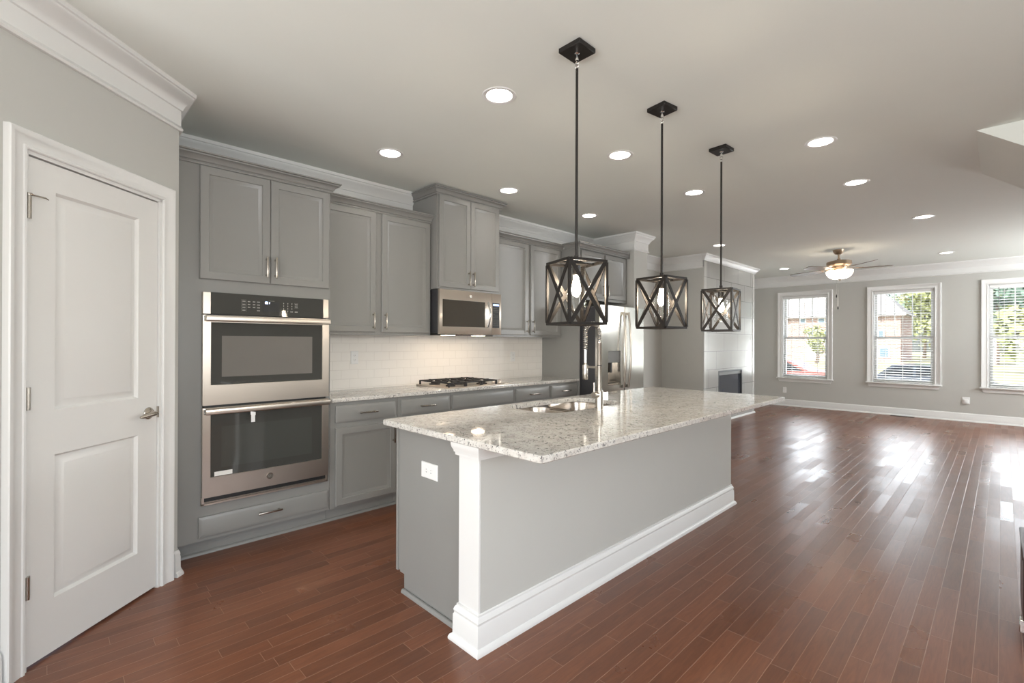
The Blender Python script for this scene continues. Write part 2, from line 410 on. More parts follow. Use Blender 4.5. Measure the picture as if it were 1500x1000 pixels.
LIGHTS = [(-2.02, 1.865), (-3.215, 1.855), (-2.02, 3.107), (-3.222, 3.10), (-3.222, 4.345), (-2.03, 4.375),
          (-.895, 3.90), (-.90, 5.10), (-.615, 7.015), (-.61, 10.04), (-2.87, 7.0), (-2.90, 10.07)]
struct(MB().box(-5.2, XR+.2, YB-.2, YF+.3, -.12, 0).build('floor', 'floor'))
def ceiling():
    bm = bmesh.new()
    def loop(pts):
        V = [bm.verts.new((x, y, H)) for x, y in pts]
        return [bm.edges.new((V[i], V[(i+1) % len(V)])) for i in range(len(V))]
    E = loop([(-5.2, YB-.2), (XR+.2, YB-.2), (XR+.2, YF+.3), (-5.2, YF+.3)])
    for x, y in LIGHTS: E += loop([(x+.078*math.cos(k*math.pi/20), y+.078*math.sin(k*math.pi/20)) for k in range(40)])
    bmesh.ops.triangle_fill(bm, edges=E, use_beauty=True, use_dissolve=False)
    mb = MB(); mb.join(bm); mb.box(-5.2, XR+.2, YB-.2, YF+.3, H+.15, H+.25)
    return struct(mb.build('ceiling', 'ceiling'))
ceiling()
T = .12
struct(MB().box(XW-T, XW, PC.y-.4, YS0, 0, H+.14).build('wall_left', 'wall'))
struct(MB().box(XL-T, XS, YS0, YS1, 0, H+.14).build('wall_column', 'wall'))
struct(MB().box(XL-T, XL, YS1, YC0, 0, H+.14).build('wall_left_living', 'wall'))
struct(MB().box(XL-T, XL, YC1, YF, 0, H+.14).build('wall_left_far', 'wall'))
def pantry_wall():
    mb = MB(); a, b = D1-TD*.676, D1+TD*.022      # door opening
    for p, q, z0, z1 in ((PE, a, 0, H+.14), (b, PC, 0, H+.14), (a, b, 2.090, H+.14)):
        mb.prism([Z(p, z0), Z(q, z0), Z(q-ND*.12, z0), Z(p-ND*.12, z0)], (0, 0, z1-z0))
    return struct(mb.build('wall_pantry', 'wall'))
Z = lambda p, z: (p[0], p[1], z)
pantry_wall()
struct(MB().box(PC.x-.9, PC.x-.002, PC.y-.12, PC.y, 0, H+.14).build('wall_pantry_side', 'wall'))
struct(MB().box(PE.x-.12, PE.x, YB, PE.y, 0, H+.14).build('wall_left_near', 'wall'))
def holed_wall(name, axis, c0, c1, a0, a1, holes, z1=H+.14):
    """wall slab with rectangular openings: axis 'x' runs along x"""
    mb = MB(); B = (lambda a, b, z0, zz: mb.box(a, b, c0, c1, z0, zz)) if axis == 'x' else (lambda a, b, z0, zz: mb.box(c0, c1, a, b, z0, zz))
    cur = a0
    for (h0, h1, z0, zz) in holes:
        B(cur, h0, 0, z1)
        if z0 > 0: B(h0, h1, 0, z0)
        B(h0, h1, zz, z1); cur = h1
    B(cur, a1, 0, z1)
    return struct(mb.build(name, 'wall'))
WZ0, WZ1 = .60, 2.315
holed_wall('wall_far', 'x', YF, YF+.16, XL-T, XR+.2, [(a+.09, b-.09, WZ0, WZ1) for a, b in WIN])
holed_wall('wall_back', 'x', YB-.12, YB, -5.2, XR+.2, [(-2.1, -.1, .15, 2.4), (.3, 2.3, .15, 2.4)])
holed_wall('wall_right', 'y', XR, XR+.12, YB, YF, [(-1.1, 1.5, .75, 2.4), (7.05, 7.80, 0, 2.09), (8.7, 10.9, 1.75, 2.42)])  # apart from the doorway, these openings are added to admit the fill
# chimney breast with a firebox opening
FB0, FB1, FZ0, FZ1 = 8.08, 9.12, .12, .86
holed_wall('wall_chimney', 'y', XC-.10, XC, YC0, YC1, [(FB0, FB1, FZ0, FZ1)]).data.materials[0] = M['firetile']
struct(MB().box(XL-T, XC-.10, YC0, YC0+.08, 0, H+.14).box(XL-T, XC-.10, YC1-.08, YC1, 0, H+.14).build('wall_chimney_side', 'wall'))
# the paint return on the chimney's camera side
struct(MB().box(XC-.11, XC-.002, YC0-.006, YC0, 0, H-.2).build('trim_chimney_paint', 'wall'))
def strip():
    mb = MB(); z = 0.
    while z < 2.62:
        for y0 in (YC0+.002, YC1-.10): mb.box(XC, XC+.006, y0, y0+.085, z, min(2.63, z+.592), .002)
        z += .597
    return struct(mb.build('trim_chimney_edge', mat('pale_edge_tile', (.52, .52, .50), .25)))
strip()
# stair underside at the right
sx, sy = -.136, 4.417
struct(MB().prism([(sx, sy, H+.01), (1.3, sy, H-1.08), (1.3, sy, H+.01)], (0, 1.15, 0)).build('ceiling_stair_soffit', 'ceiling'))

# mouldings: crown with frieze and bead, baseboards
CROWN = [(0, 0), (0, -.222), (.014, -.222), (.020, -.212), (.014, -.200), (.009, -.194), (.009, -.108), (.016, -.104), (.020, -.094),
         (.026, -.082), (.040, -.062), (.056, -.044), (.066, -.034), (.068, -.026), (.076, -.022), (.078, -.008), (.078, 0)]
CROWNS = [(0, 0), (0, -.098), (.010, -.098), (.014, -.088), (.028, -.066), (.048, -.044), (.062, -.032), (.064, -.024), (.072, -.020), (.074, 0)]
BASE = [(0, 0), (.030, 0), (.030, .010), (.026, .020), (.016, .026), (.015, .105), (.013, .112), (.014, .122), (.010, .134), (.005, .142), (0, .142)]
Z = lambda p, z: (p[0], p[1], z)
struct(MB().sweep([Z(PE, H), Z(PC, H), (PC.x-.5, PC.y, H)], CROWN).build('trim_crown_pantry', 'trim'))
struct(MB().sweep([(XW, PC.y, H), (XW, YS0, H), (XS, YS0, H), (XS, YS1, H), (XL, YS1, H), (XL, YC0, H), (XC-.02, YC0, H)], CROWN).build('trim_crown_kitchen', 'trim'))
struct(MB().sweep([(XC-.10, YC0, H), (XC, YC0, H), (XC, YC1, H), (XL, YC1, H)], CROWNS).build('trim_crown_chimney', 'trim'))
struct(MB().sweep([(XL, YC1, H), (XL, YF, H), (XR, YF, H), (XR, 5.7, H)], CROWN).build('trim_crown_far', 'trim'))
struct(MB().sweep([(XL, YC1, 0), (XL, YF, 0), (XR, YF, 0), (XR, 8.6, 0)], BASE).build('baseboard_far', 'trim'))
struct(MB().sweep([(XS, YS0+.0, 0), (XS, YS1, 0), (XL, YS1, 0), (XL, YC0, 0), (XC, YC0, 0)], BASE).build('baseboard_living', 'trim'))
SHOE = [(0, 0), (.026, 0), (.025, .012), (.016, .024), (0, .027)]
struct(MB().sweep([(XC, YC0, 0), (XC, YC1, 0)], SHOE).build('baseboard_chimney', 'trim'))
struct(MB().sweep([Z(D1+TD*.112, 0), Z(PC, 0), (PC.x-.16, PC.y, 0)], BASE).build('baseboard_pantry', 'trim'))
struct(MB().sweep([Z(PE, 0), Z(D1-TD*.755, 0)], BASE).build('baseboard_pantry_left', 'trim'))

# ------------------------------------------------------------------ pantry door
CAS = [(0, 0), (0, .014), (.004, .018), (.012, .018), (.016, .014), (.030, .016), (.048, .020), (.056, .026), (.070, .028), (.074, .024), (.076, 0)]
def panel_door(name, label, D1, TD):
    DW, DH = .660, 2.072
    FP = frame(D1-TD*DW, TD, (0, 0, 1))      # u from the hinge side to the latch side, v up, w towards the room
    door = thing(name, D1, label, 'door', kind='structure')
    def door_leaf():
        mb = MB(FP); wz, th = -.004, .036
        us = [.002, .117, .540, DW]; vs_ = [.012, .238, .845, 1.035, 1.957, DH]
        for i in range(3):
            for j in range(5):
                if i == 1 and j in (1, 3): continue
                mb.quad((us[i], vs_[j], wz), (us[i+1], vs_[j], wz), (us[i+1], vs_[j+1], wz), (us[i], vs_[j+1], wz))
        for j in (1, 3):
            mb.rings(us[1], us[2], vs_[j], vs_[j+1], [(0, wz), (.004, wz-.006), (.010, wz-.015), (.015, wz-.015), (.042, wz-.003), (.045, wz-.0025)])
        mb.rings(us[0], us[3], vs_[0], vs_[5], [(0, wz), (0, wz-th)], center=False)
        mb.quad((us[0], vs_[0], wz-th), (us[3], vs_[0], wz-th), (us[3], vs_[5], wz-th), (us[0], vs_[5], wz-th))
        bmesh.ops.remove_doubles(mb.bm, verts=mb.bm.verts[:], dist=1e-5)
        return mb.build('door_leaf', 'door', door, 25)
    door_leaf()
    def casing(mb, u0, u1, v1, v0=0.):
        z = Vector((0, 0, 1)); mb.sweep([(u1, v0, 0), (u1, v1, 0), (u0, v1, 0), (u0, v0, 0)], CAS)
    mbc = MB(FP); casing(mbc, -.012, DW+.018, DH+.020)
    mbc.build('door_casing', 'trim', door)
    mb = MB(FP); mb.box(-.012, .0, 0, DH+.02, -.09, .006).box(DW+.003, DW+.018, 0, DH+.02, -.09, .006).box(-.012, DW+.018, DH+.005, DH+.02, -.09, .006)
    mb.build('door_jamb', 'trim', door)
    for k, zc in enumerate((1.865, 1.095, .335)):
        mb = MB(FP); mb.tube([(.000, zc-.046, .008), (.000, zc+.046, .008)], .0075, 10)
        mb.box(.000, .016, zc-.044, zc+.044, -.003, .002)
        if k == 0:                                    # the top hinge carries a pin stop
            mb.lathe([(.010, 0), (.011, .004), (.010, .010), (0, .012)], (.000, zc+.046, .008), (0, 1, 0), 12)
            mb.tube([(.000, zc+.051, .008), (.045, zc+.047, .030), (.060, zc+.044, .026)], [.004, .0035, .002], 8)
        mb.build('hinge', 'nickel', door)
    hd = MB(FP); hd.lathe([(0, 0), (.031, 0), (.032, .004), (.027, .010), (.013, .014), (.011, .040), (0, .040)], (DW-.056, .948, -.004), (0, 0, 1), 24)
    hd.tube([(DW-.050, .948, .038), (DW-.075, .948, .043), (DW-.105, .945, .042), (DW-.135, .941, .038), (DW-.150, .940, .036)], [.011, .0125, .011, .009, .006], 12)
    hd.build('door_handle', 'nickel', door)
    MB(FP).box(DW-.001, DW+.004, .918, .978, -.03, .0065).build('latch_plate', 'nickel', door)
    return door
panel_door('door_1', 'white two-panel pantry door with lever handle beside the oven cabinet', D1, TD)
panel_door('door_2', 'white two-panel door in the right-hand wall of the living room', Vector((XR-.006, 7.08, 0)), Vector((0, -1, 0)))

# ------------------------------------------------------------------ cabinets
XB = XW + .003                                     # cabinet backs stand a hair off the wall
XT = -3.425                                        # tall and base cabinet face frame
DOORP = [(0, -.019), (0, -.004), (.004, 0), (.048, 0), (.051, -.006), (.055, -.007), (.071, -.0175), (.073, -.018)]
DRAWP = [(0, -.019), (0, -.007), (.020, 0)]
def cab_door(root, xf, y0, y1, z0, z1, handle=None, name='door', prof=DOORP):
    mb = MB(FX(xf+.02)); mb.rings(y0, y1, z0, z1, prof, back=True)
    d = mb.build(name, 'cab', root, 25)
    if handle: pull(d, xf+.02, *handle)
    return d
def pull(parent, xf, yc, zc, L, vert):
    mb = MB(FX(xf)); h = L/2; e = h-.018
    if vert:
        mb.box(yc-.006, yc+.006, zc-h, zc+h, .024, .034, .003, 2)
        for s_ in (-e, e): mb.box(yc-.005, yc+.005, zc+s_-.006, zc+s_+.006, 0, .026)
    else:
        mb.box(yc-h, yc+h, zc-.006, zc+.006, .024, .034, .003, 2)
        for s_ in (-e, e): mb.box(yc+s_-.006, yc+s_+.006, zc-.005, zc+.005, 0, .026)
    return mb.build('handle', 'nickel', parent)
CCROWN = [(0, -.006), (.012, -.006), (.015, .002), (.010, .008), (.012, .012), (.020, .014), (.023, .022), (.033, .034), (.043, .041), (.052, .044), (.053, .050), (.050, .053), (.060, .056), (.060, .064), (0, .064)]
def cab_crown(root, path, z): return MB().sweep([(x, y, z) for x, y in path], CCROWN).build('crown_moulding', 'cab', root)

# tall oven cabinet
Y0, Y1 = PC.y+.004, 1.492
XK = -3.490                                        # toe kick face
tall = thing('oven_cabinet', (XT, (Y0+Y1)/2, 0), 'tall grey cabinet holding the double wall oven beside the pantry door', 'cabinet')
OY0, OY1, OZ0, OZ1 = .69, 1.468, .325, 1.630       # the oven
mb = MB(); mb.box(XB, XT, Y0, OY0+.006, .105, 2.425).box(XB, XT, OY1-.006, Y1, .105, 2.425)
mb.box(XB, XT, OY0+.006, OY1-.006, .105, OZ0+.008).box(XB, XT, OY0+.006, OY1-.006, OZ1-.008, 2.425).box(XB, XW+.02, OY0, OY1, OZ0, OZ1)
mb.build('body', 'cab', tall)
MB().box(XT-.002, XT+.0025, Y0, .636, .105, 2.42).build('filler_strip', 'cab', tall)
cab_crown(tall, [(XT, Y0), (XT, Y1), (-3.60, Y1)], 2.412)
cab_door(tall, XT, .676, 1.0775, 1.710, 2.402, (1.0775-.025, 1.817, .140, True))
cab_door(tall, XT, 1.0805, 1.478, 1.710, 2.402, (1.0805+.027, 1.817, .140, True))
cab_door(tall, XT, .676, 1.476, .128, .253, (1.078, .202, .150, False), 'drawer', DRAWP)
MB().box(XB, XK, Y0, Y1, 0, .105).build('toe_kick', 'cab', tall)

# base cabinets, one unit each
def base_unit(y0, y1, label, drawer, doors=True, handle=True):
    c = thing('base_cabinet', (XT, (y0+y1)/2, 0), label, 'cabinet', 'grey base cabinets under the wall counter')
    MB().box(XB, XT, y0, y1, .105, .8835).build('body', 'cab', c)
    MB().box(XB, XK, y0, y1, 0, .105).build('toe_kick', 'cab', c)
    a, b = drawer
    cab_door(c, XT, a, b, .731, .855, ((a+b)/2, .793, .150, False) if handle else None, 'drawer' if handle else 'false_front', DRAWP)
    if doors == 1: cab_door(c, XT, a, b, .120, .692, (b-.028, .60, .150, True))
    else:
        mid = (a+b)/2
        cab_door(c, XT, a, mid-.0015, .120, .692, (mid-.028, .60, .150, True)); cab_door(c, XT, mid+.0015, b, .120, .692, (mid+.028, .60, .150, True))
    return c
base_unit(1.494, 2.054, 'grey base cabinet with one drawer over one door, next to the oven cabinet', (1.532, 2.030), 1)
base_unit(2.056, 2.582, 'grey base cabinet whose drawer pull sits just left of the cooktop', (2.080, 2.566), 1)
base_unit(2.584, 3.374, 'wide grey base cabinet under the gas cooktop, its front panel without a pull', (2.602, 3.356), 2, False)
base_unit(3.376, 3.916, 'grey base cabinet just right of the cooktop, with one drawer pull', (3.398, 3.898), 1)
base_unit(3.918, 4.398, 'grey base cabinet at the refrigerator end of the counter', (3.938, 4.384), 1)
struct(MB().sweep([(XK, Y0, 0), (XK, 4.398, 0)], [(0, 0), (.018, 0), (.017, .010), (.010, .018), (0, .020)]).build('trim_toe_shoe', 'cab'))

# counter and backsplash
XCF = -3.388
mb = MB(); mb.box(XW+.001, XCF, 1.494, 4.3985, .884, .914, .004, 2)
tag(mb.build('worktop', 'granite'), 'speckled white granite worktop along the tiled wall, carrying the gas cooktop', 'countertop')
struct(MB().box(XW, XW+.008, 1.494, 4.398, .914, 1.40).build('backsplash', 'subway'))

# wall cabinets
XU = -3.665
def upper_cab(y0, y1, z0, z1, xf, label, doors, hz, crown_path, name='upper_cabinet'):
    c = thing(name, (xf, (y0+y1)/2, z0), label, 'cabinet', 'grey wall cabinets')
    MB().box(XB, xf, y0, y1, z0, z1).build('body', 'cab', c)
    cab_crown(c, crown_path, z1-.012)
    (a, b), (e, f) = doors
    cab_door(c, xf, a, b, *hz[:2], (b-.026, hz[2], .140, True)); cab_door(c, xf, e, f, *hz[:2], (e+.026, hz[2], .140, True))
    return c
upper_cab(1.494, 2.533, 1.385, 2.425, XU, 'two-door grey wall cabinet between the oven cabinet and the microwave', ((1.512, 1.977), (2.035, 2.518)), (1.408, 2.404, 1.500),
         [(XU, 1.494), (XU, 2.533)])
XM = -3.57
upper_cab(2.535, 3.302, 1.812, 2.680, XM, 'tall narrow grey wall cabinet raised to the ceiling above the microwave', ((2.552, 2.9145), (2.9175, 3.286)), (1.830, 2.668, 1.926),
         [(XW+.012, 2.535), (XM, 2.535), (XM, 3.302), (XW+.012, 3.302)])
upper_cab(3.304, 4.396, 1.385, 2.425, XU, 'two-door grey wall cabinet right of the microwave, behind the nearest pendant', ((3.322, 3.812), (3.856, 4.352)), (1.408, 2.404, 1.502),
         [(XU, 3.304), (XU, 4.396)])
# refrigerator surround
XF_ = -3.42
fc = thing('refrigerator_cabinet', (XF_, 4.9, 0), 'deep grey cabinet over the refrigerator with two short doors and a full-height side panel', 'cabinet', 'grey wall cabinets')
MB().box(XB, XF_+.02, 4.400, 4.420, 0, 2.43).build('side_panel', 'cab', fc)
MB().box(XB, XF_, 4.420, 5.428, 1.832, 2.43).build('body', 'cab', fc)
cab_door(fc, XF_, 4.452, 4.894, 1.865, 2.400, (4.894-.026, 1.955, .140, True)); cab_door(fc, XF_, 4.930, 5.375, 1.865, 2.400, (4.930+.026, 1.955, .140, True))
cab_crown(fc, [(XU+.06, 4.400), (XF_+.02, 4.400), (XF_+.02, 5.428), (XW+.6, 5.428)], 2.418)

# ------------------------------------------------------------------ double wall oven
ov = thing('double_oven', (-3.40, (OY0+OY1)/2, OZ0), 'stainless steel double wall oven with dark glass doors, built into the tall cabinet', 'oven')
mb = MB(); mb.box(XW+.06, -3.415, OY0+.012, OY1-.012, OZ0+.012, OZ1-.012); mb.build('oven_body', 'black', ov)
mb = MB(FX(-3.40))
mb.box(OY0-.002, OY1, OZ0-.002, OZ0+.010, -.024, .002, .001); mb.box(OY0-.002, OY0+.012, OZ0, .372, -.024, .002, .001); mb.box(OY1-.012, OY1, OZ0, .372, -.024, .002, .001)
mb.box(OY0+.012, OY1-.012, .337, .342, -.03, -.004)
mb.build('vent_trim', 'steel', ov)
cp = MB(FX(-3.40)).box(OY0+.044, OY1-.040, 1.495, OZ1, -.024, .004, .002).build('control_panel', 'blackglass', ov)
for a_, b_ in ((OY0, OY0+.0435), (OY1-.0395, OY1)): MB(FX(-3.40)).box(a_, b_, 1.495, OZ1, -.024, .006, .002).build('panel_end', 'steel', ov)
MB(FX(-3.396)).box(1.030, 1.133, 1.525, 1.592, -.002, .0008).build('display', 'black', cp)
def seg_text(txt, y, z, h, w=.55, th=.14):
    S = {'0': 'abcdef', '1': 'bc', '2': 'abged', '4': 'fgbc'}
    mb = MB(FX(-3.395)); W_ = h*w; t = h*th
    for ch in txt:
        for sg in S.get(ch, ''):
            x0, x1, z0, z1 = {'a': (0, W_, h-t, h), 'd': (0, W_, 0, t), 'g': (0, W_, h/2-t/2, h/2+t/2), 'f': (0, t, h/2, h), 'b': (W_-t, W_, h/2, h),
                              'e': (0, t, 0, h/2), 'c': (W_-t, W_, 0, h/2)}[sg]
            sk = lambda q: q*.12
            mb.quad((y+x0+sk(z0), z+z0, 0), (y+x1+sk(z0), z+z0, 0), (y+x1+sk(z1), z+z1, 0), (y+x0+sk(z1), z+z1, 0))
        y += W_*1.35 if ch != ' ' else W_*.35
    return mb.build('clock_digits', 'digits', cp)
seg_text('00 1', 1.043, 1.576, .012)
mb = MB(FX(-3.3955)); md = MB(FX(-3.3955))
def word(b, y, z, w, h=.006, n=4):
    for k in range(n): b.box(y+k*w/n, y+(k+.72)*w/n, z-h/2, z+h/2, 0, .0004)
for k, z in enumerate((1.585, 1.565, 1.546, 1.527)):
    word(mb, .908, z, .018)
    mb.box(.903, .931, z+.0095, z+.0100, 0, .0004)
    mb.box(.903, .9035, z-.0095, z+.0095, 0, .0004); mb.box(.9305, .931, z-.0095, z+.0095, 0, .0004)
mb.build('key_print', 'mark', cp); mb = MB(FX(-3.3955))
for z in (1.584, 1.566, 1.548):
    word(mb, .939, z, .015); word(mb, .969, z, .015)
for z in (1.584, 1.565, 1.547, 1.528): word(mb, .994, z, .018)
mb.build('key_print', 'mark', cp); mb = MB(FX(-3.3955))
for i, y in enumerate((1.159, 1.186, 1.213)):
    for j, z in enumerate((1.584, 1.567, 1.550, 1.533)):
        if j == 3 and i != 1: continue
        mb.box(y-.002, y+.002, z-.004, z+.004, 0, .0004)
word(mb, 1.203, 1.530, .018)
mb.build('key_print', 'mark', cp); mb = MB(FX(-3.3955))
for z in (1.580, 1.565, 1.530): word(mb, 1.232, z, .020)
for z0 in (1.556, 1.588): mb.box(1.229, 1.255, z0, z0+.0006, 0, .0004)
word(md, 1.070, 1.5955, .032, .003, 6)
mb.build('key_print', 'mark', cp); md.build('keypad_lettering', 'markdim', cp)
def oven_door(z0, z1, g0, g1, win, wmat, badge):
    mb = MB(FX(-3.40))
    us = [OY0, OY0+.042, OY1-.046, OY1]; v_ = [z0, g0, g1, z1]; w = .013
    for i in range(3):
        for j in range(3):
            if i == 1 and j == 1: continue
            mb.quad((us[i], v_[j], w), (us[i+1], v_[j], w), (us[i+1], v_[j+1], w), (us[i], v_[j+1], w))
    mb.rings(us[1], us[2], g0, g1, [(0, w), (.002, w-.004)], center=False)
    mb.rings(OY0, OY1, z0, z1, [(0, w), (0, -.012)], center=False)
    mb.quad((OY0, z0, -.012), (OY1, z0, -.012), (OY1, z1, -.012), (OY0, z1, -.012))
    bmesh.ops.remove_doubles(mb.bm, verts=mb.bm.verts[:], dist=1e-5)
    d = mb.build('oven_door', 'steel', ov)
    g = MB(FX(-3.40)).quad((us[1]+.001, g0+.001, w-.0035), (us[2]-.001, g0+.001, w-.0035), (us[2]-.001, g1-.001, w-.0035), (us[1]+.001, g1-.001, w-.0035)).build('door_glass', 'blackglass', d)
    y0, y1, a, b = win
    MB(FX(-3.40)).quad((y0, a, w-.0025), (y1, a, w-.0025), (y1, b, w-.0025), (y0, b, w-.0025)).build('viewing_window', wmat, d)
    hz = z1-.021
    MB(FX(-3.40)).box(.697, 1.462, hz-.018, hz+.018, .040, .060, .006, 3).build('handle', 'steel', d)
    for a_ in (.693, 1.453): MB(FX(-3.40)).box(a_, a_+.013, hz-.016, hz+.016, .0, .052, .003).build('handle_bracket', 'chrome', d)
    if badge:
        c = (1.074, .440, w); mk = MB(FX(-3.40)); mk.lathe([(0, .003), (.018, .003), (.0185, .004), (.0205, .004), (.021, 0)], c, (0, 0, 1), 28)
        mk.build('badge', 'nickel', d)
        mk = MB(FX(-3.40))
        def curve(pts): mk.tube([(c[0]+a*.010, c[1]+b_*.010, w+.0034) for a, b_ in pts], .0009, 6)
        curve([(-.1, .75), (-.5, .9), (-.95, .45), (-.9, -.3), (-.5, -.65), (-.15, -.3), (-.05, .25), (-.35, .35)])
        curve([(-.05, .25), (.0, -.6), (-.2, -1.05), (-.55, -.95)])
        curve([(.85, .55), (.6, .9), (.2, .75), (.25, .25), (.6, .1), (.15, -.1), (.1, -.6), (.5, -.8), (.95, -.45)])
        curve([(-1.2, .9), (-1.3, 0), (-1.1, -.95)]); curve([(1.1, .95), (1.3, 0), (1.2, -.9)])
        mk.build('badge_monogram', 'markdim', d)
    return d
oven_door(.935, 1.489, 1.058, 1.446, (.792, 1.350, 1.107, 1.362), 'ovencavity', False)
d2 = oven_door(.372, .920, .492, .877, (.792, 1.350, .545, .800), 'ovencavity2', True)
MB(FX(-3.3895)).box(.754, .853, .496, .523, 0, .0006).build('rating_sticker', 'paper', d2)
mb = MB(); mb.quad((-3.337, .942, .884), (-3.330, .969, .878), (-3.330, .969, .858), (-3.337, .942, .862)); mb.box(-3.3345, -3.3335, .944, .967, .815, .862)
mb.build('hang_tag', 'white', d2)

# ------------------------------------------------------------------ microwave
mw = thing('microwave', (-3.54, 2.92, 1.40), 'stainless steel over-the-range microwave with a curved handle, above the cooktop', 'microwave')
MY0, MY1, MZ0, MZ1, MX = 2.540, 3.298, 1.400, 1.808, -3.560
MB().box(XW, MX, MY0+.004, MY1-.004, MZ0+.010, MZ1, .002).build('casing', 'charcoal', mw)
MYD = 3.170
MB(FX(MX)).box(MY0, MYD-.001, MZ0, MZ1, 0, .030, .004, 2).build('door', 'steel', mw)
mwp = MB(FX(MX)).box(MYD+.001, MY1, MZ0, MZ1, 0, .030, .004, 2).build('control_panel', 'steel', mw)
MB(FX(MX+.030)).box(2.573, 3.082, 1.470, 1.716, -.004, .0012, .001).build('door_glass', 'mwglass', mw)
MB(FX(MX+.030)).box(3.178, 3.272, 1.470, 1.716, -.004, .0012, .001).build('keypad', 'black', mwp)
MB(FX(MX+.0315)).box(3.186, 3.262, 1.688, 1.706, 0, .0006).build('display', 'lcd', mwp)
for k in range(3):
    mb = MB(FX(MX+.0315))
    for z, n in ((1.664, 2), (1.644, 3), (1.628, 3), (1.604, 1), (1.588, 3), (1.572, 3), (1.548, 3), (1.530, 3), (1.512, 3), (1.494, 3)):
        if k < n: word(mb, 3.192+k*.026, z, .012, .004, 2)
    mb.build('key_print', 'markdim', mwp)
mb = MB(FX(MX+.030)); pts = [(3.110, 1.478+.238*t, .010+.034*math.sin(math.pi*t)) for t in [i/14 for i in range(15)]]
mb.tube(pts, .010, 12); mb.lathe([(.012, 0), (.012, .016)], (3.110, 1.482, 0), (0, 0, 1), 12, True); mb.lathe([(.012, 0), (.012, .016)], (3.110, 1.710, 0), (0, 0, 1), 12, True)
mb.build('handle', 'chrome', mw)
MB(FX(MX+.030)).lathe([(0, .002), (.013, .002), (.015, 0)], (2.900, 1.760, 0), (0, 0, 1), 24).build('badge', 'nickel', mw)
MB().box(-3.95, -3.60, 2.58, 3.25, 1.392, 1.4105).build('underside_filter', 'black', mw)
M['cooktoplamp'] = emit('cooktop_lamp', (1, .78, .56), 14.0)
for a_ in (2.68, 3.05): MB().box(-3.70, -3.61, a_, a_+.10, 1.3905, 1.3935).build('underside_lamp', 'cooktoplamp', mw)

# ------------------------------------------------------------------ cooktop
ct = thing('gas_cooktop', (-3.676, 2.94, .914), 'stainless steel gas cooktop with black iron grates set in the wall worktop', 'cooktop')
CX0, CX1, CY0, CY1, CZ = -3.938, -3.412, 2.560, 3.322, .9142
MB().box(CX0, CX1, CY0, CY1, CZ, CZ+.008, .003, 2).build('cooktop_plate', 'steel', ct)
burn = [(-3.80, 2.68, .036), (-3.55, 2.68, .030), (-3.675, 2.87, .046), (-3.80, 3.06, .030), (-3.55, 3.06, .036)]
for x, y, r in burn:
    MB().lathe([(r*1.5, 0), (r*1.45, .008), (r, .012), (r, .020), (r*.8, .026), (0, .027)], (x, y, CZ+.008), n=24).build('burner', 'iron', ct)
for y0, y1 in ((2.578, 2.772), (2.778, 2.962), (2.968, 3.162)):
    mb = MB(); z = CZ+.044; t = .011; a, b = CX0+.03, CX1-.03; yc = (y0+y1)/2
    for yy in (y0+.006, y1-.006): mb.bar((a, yy, z), (b, yy, z), t, t)
    for xx in (a+.006, (a+b)/2, b-.006): mb.bar((xx, y0, z), (xx, y1, z), t, t)
    for xc in (a+(b-a)*.25, a+(b-a)*.75):
        mb.bar((xc-.09, yc, z+.004), (xc-.03, yc, z+.004), t*.9, t*1.2); mb.bar((xc+.03, yc, z+.004), (xc+.09, yc, z+.004), t*.9, t*1.2)
        mb.bar((xc, y0+.01, z+.004), (xc, yc-.03, z+.004), t*.9, t*1.2); mb.bar((xc, yc+.03, z+.004), (xc, y1-.01, z+.004), t*.9, t*1.2)
    for xx in (a+.006, b-.006):
        for yy in (y0+.006, y1-.006): mb.bar((xx, yy, CZ+.008), (xx, yy, z), t*1.2, t*1.2, (1, 0, 0))
    mb.build('grate', 'iron', ct)
for k in range(5):
    x = -3.86+k*.092
    MB().lathe([(.021, 0), (.021, .006), (.0165, .010), (.0155, .032), (.013, .035), (0, .035)], (x, 3.245, CZ+.008), n=20).build('knob', 'steel', ct)

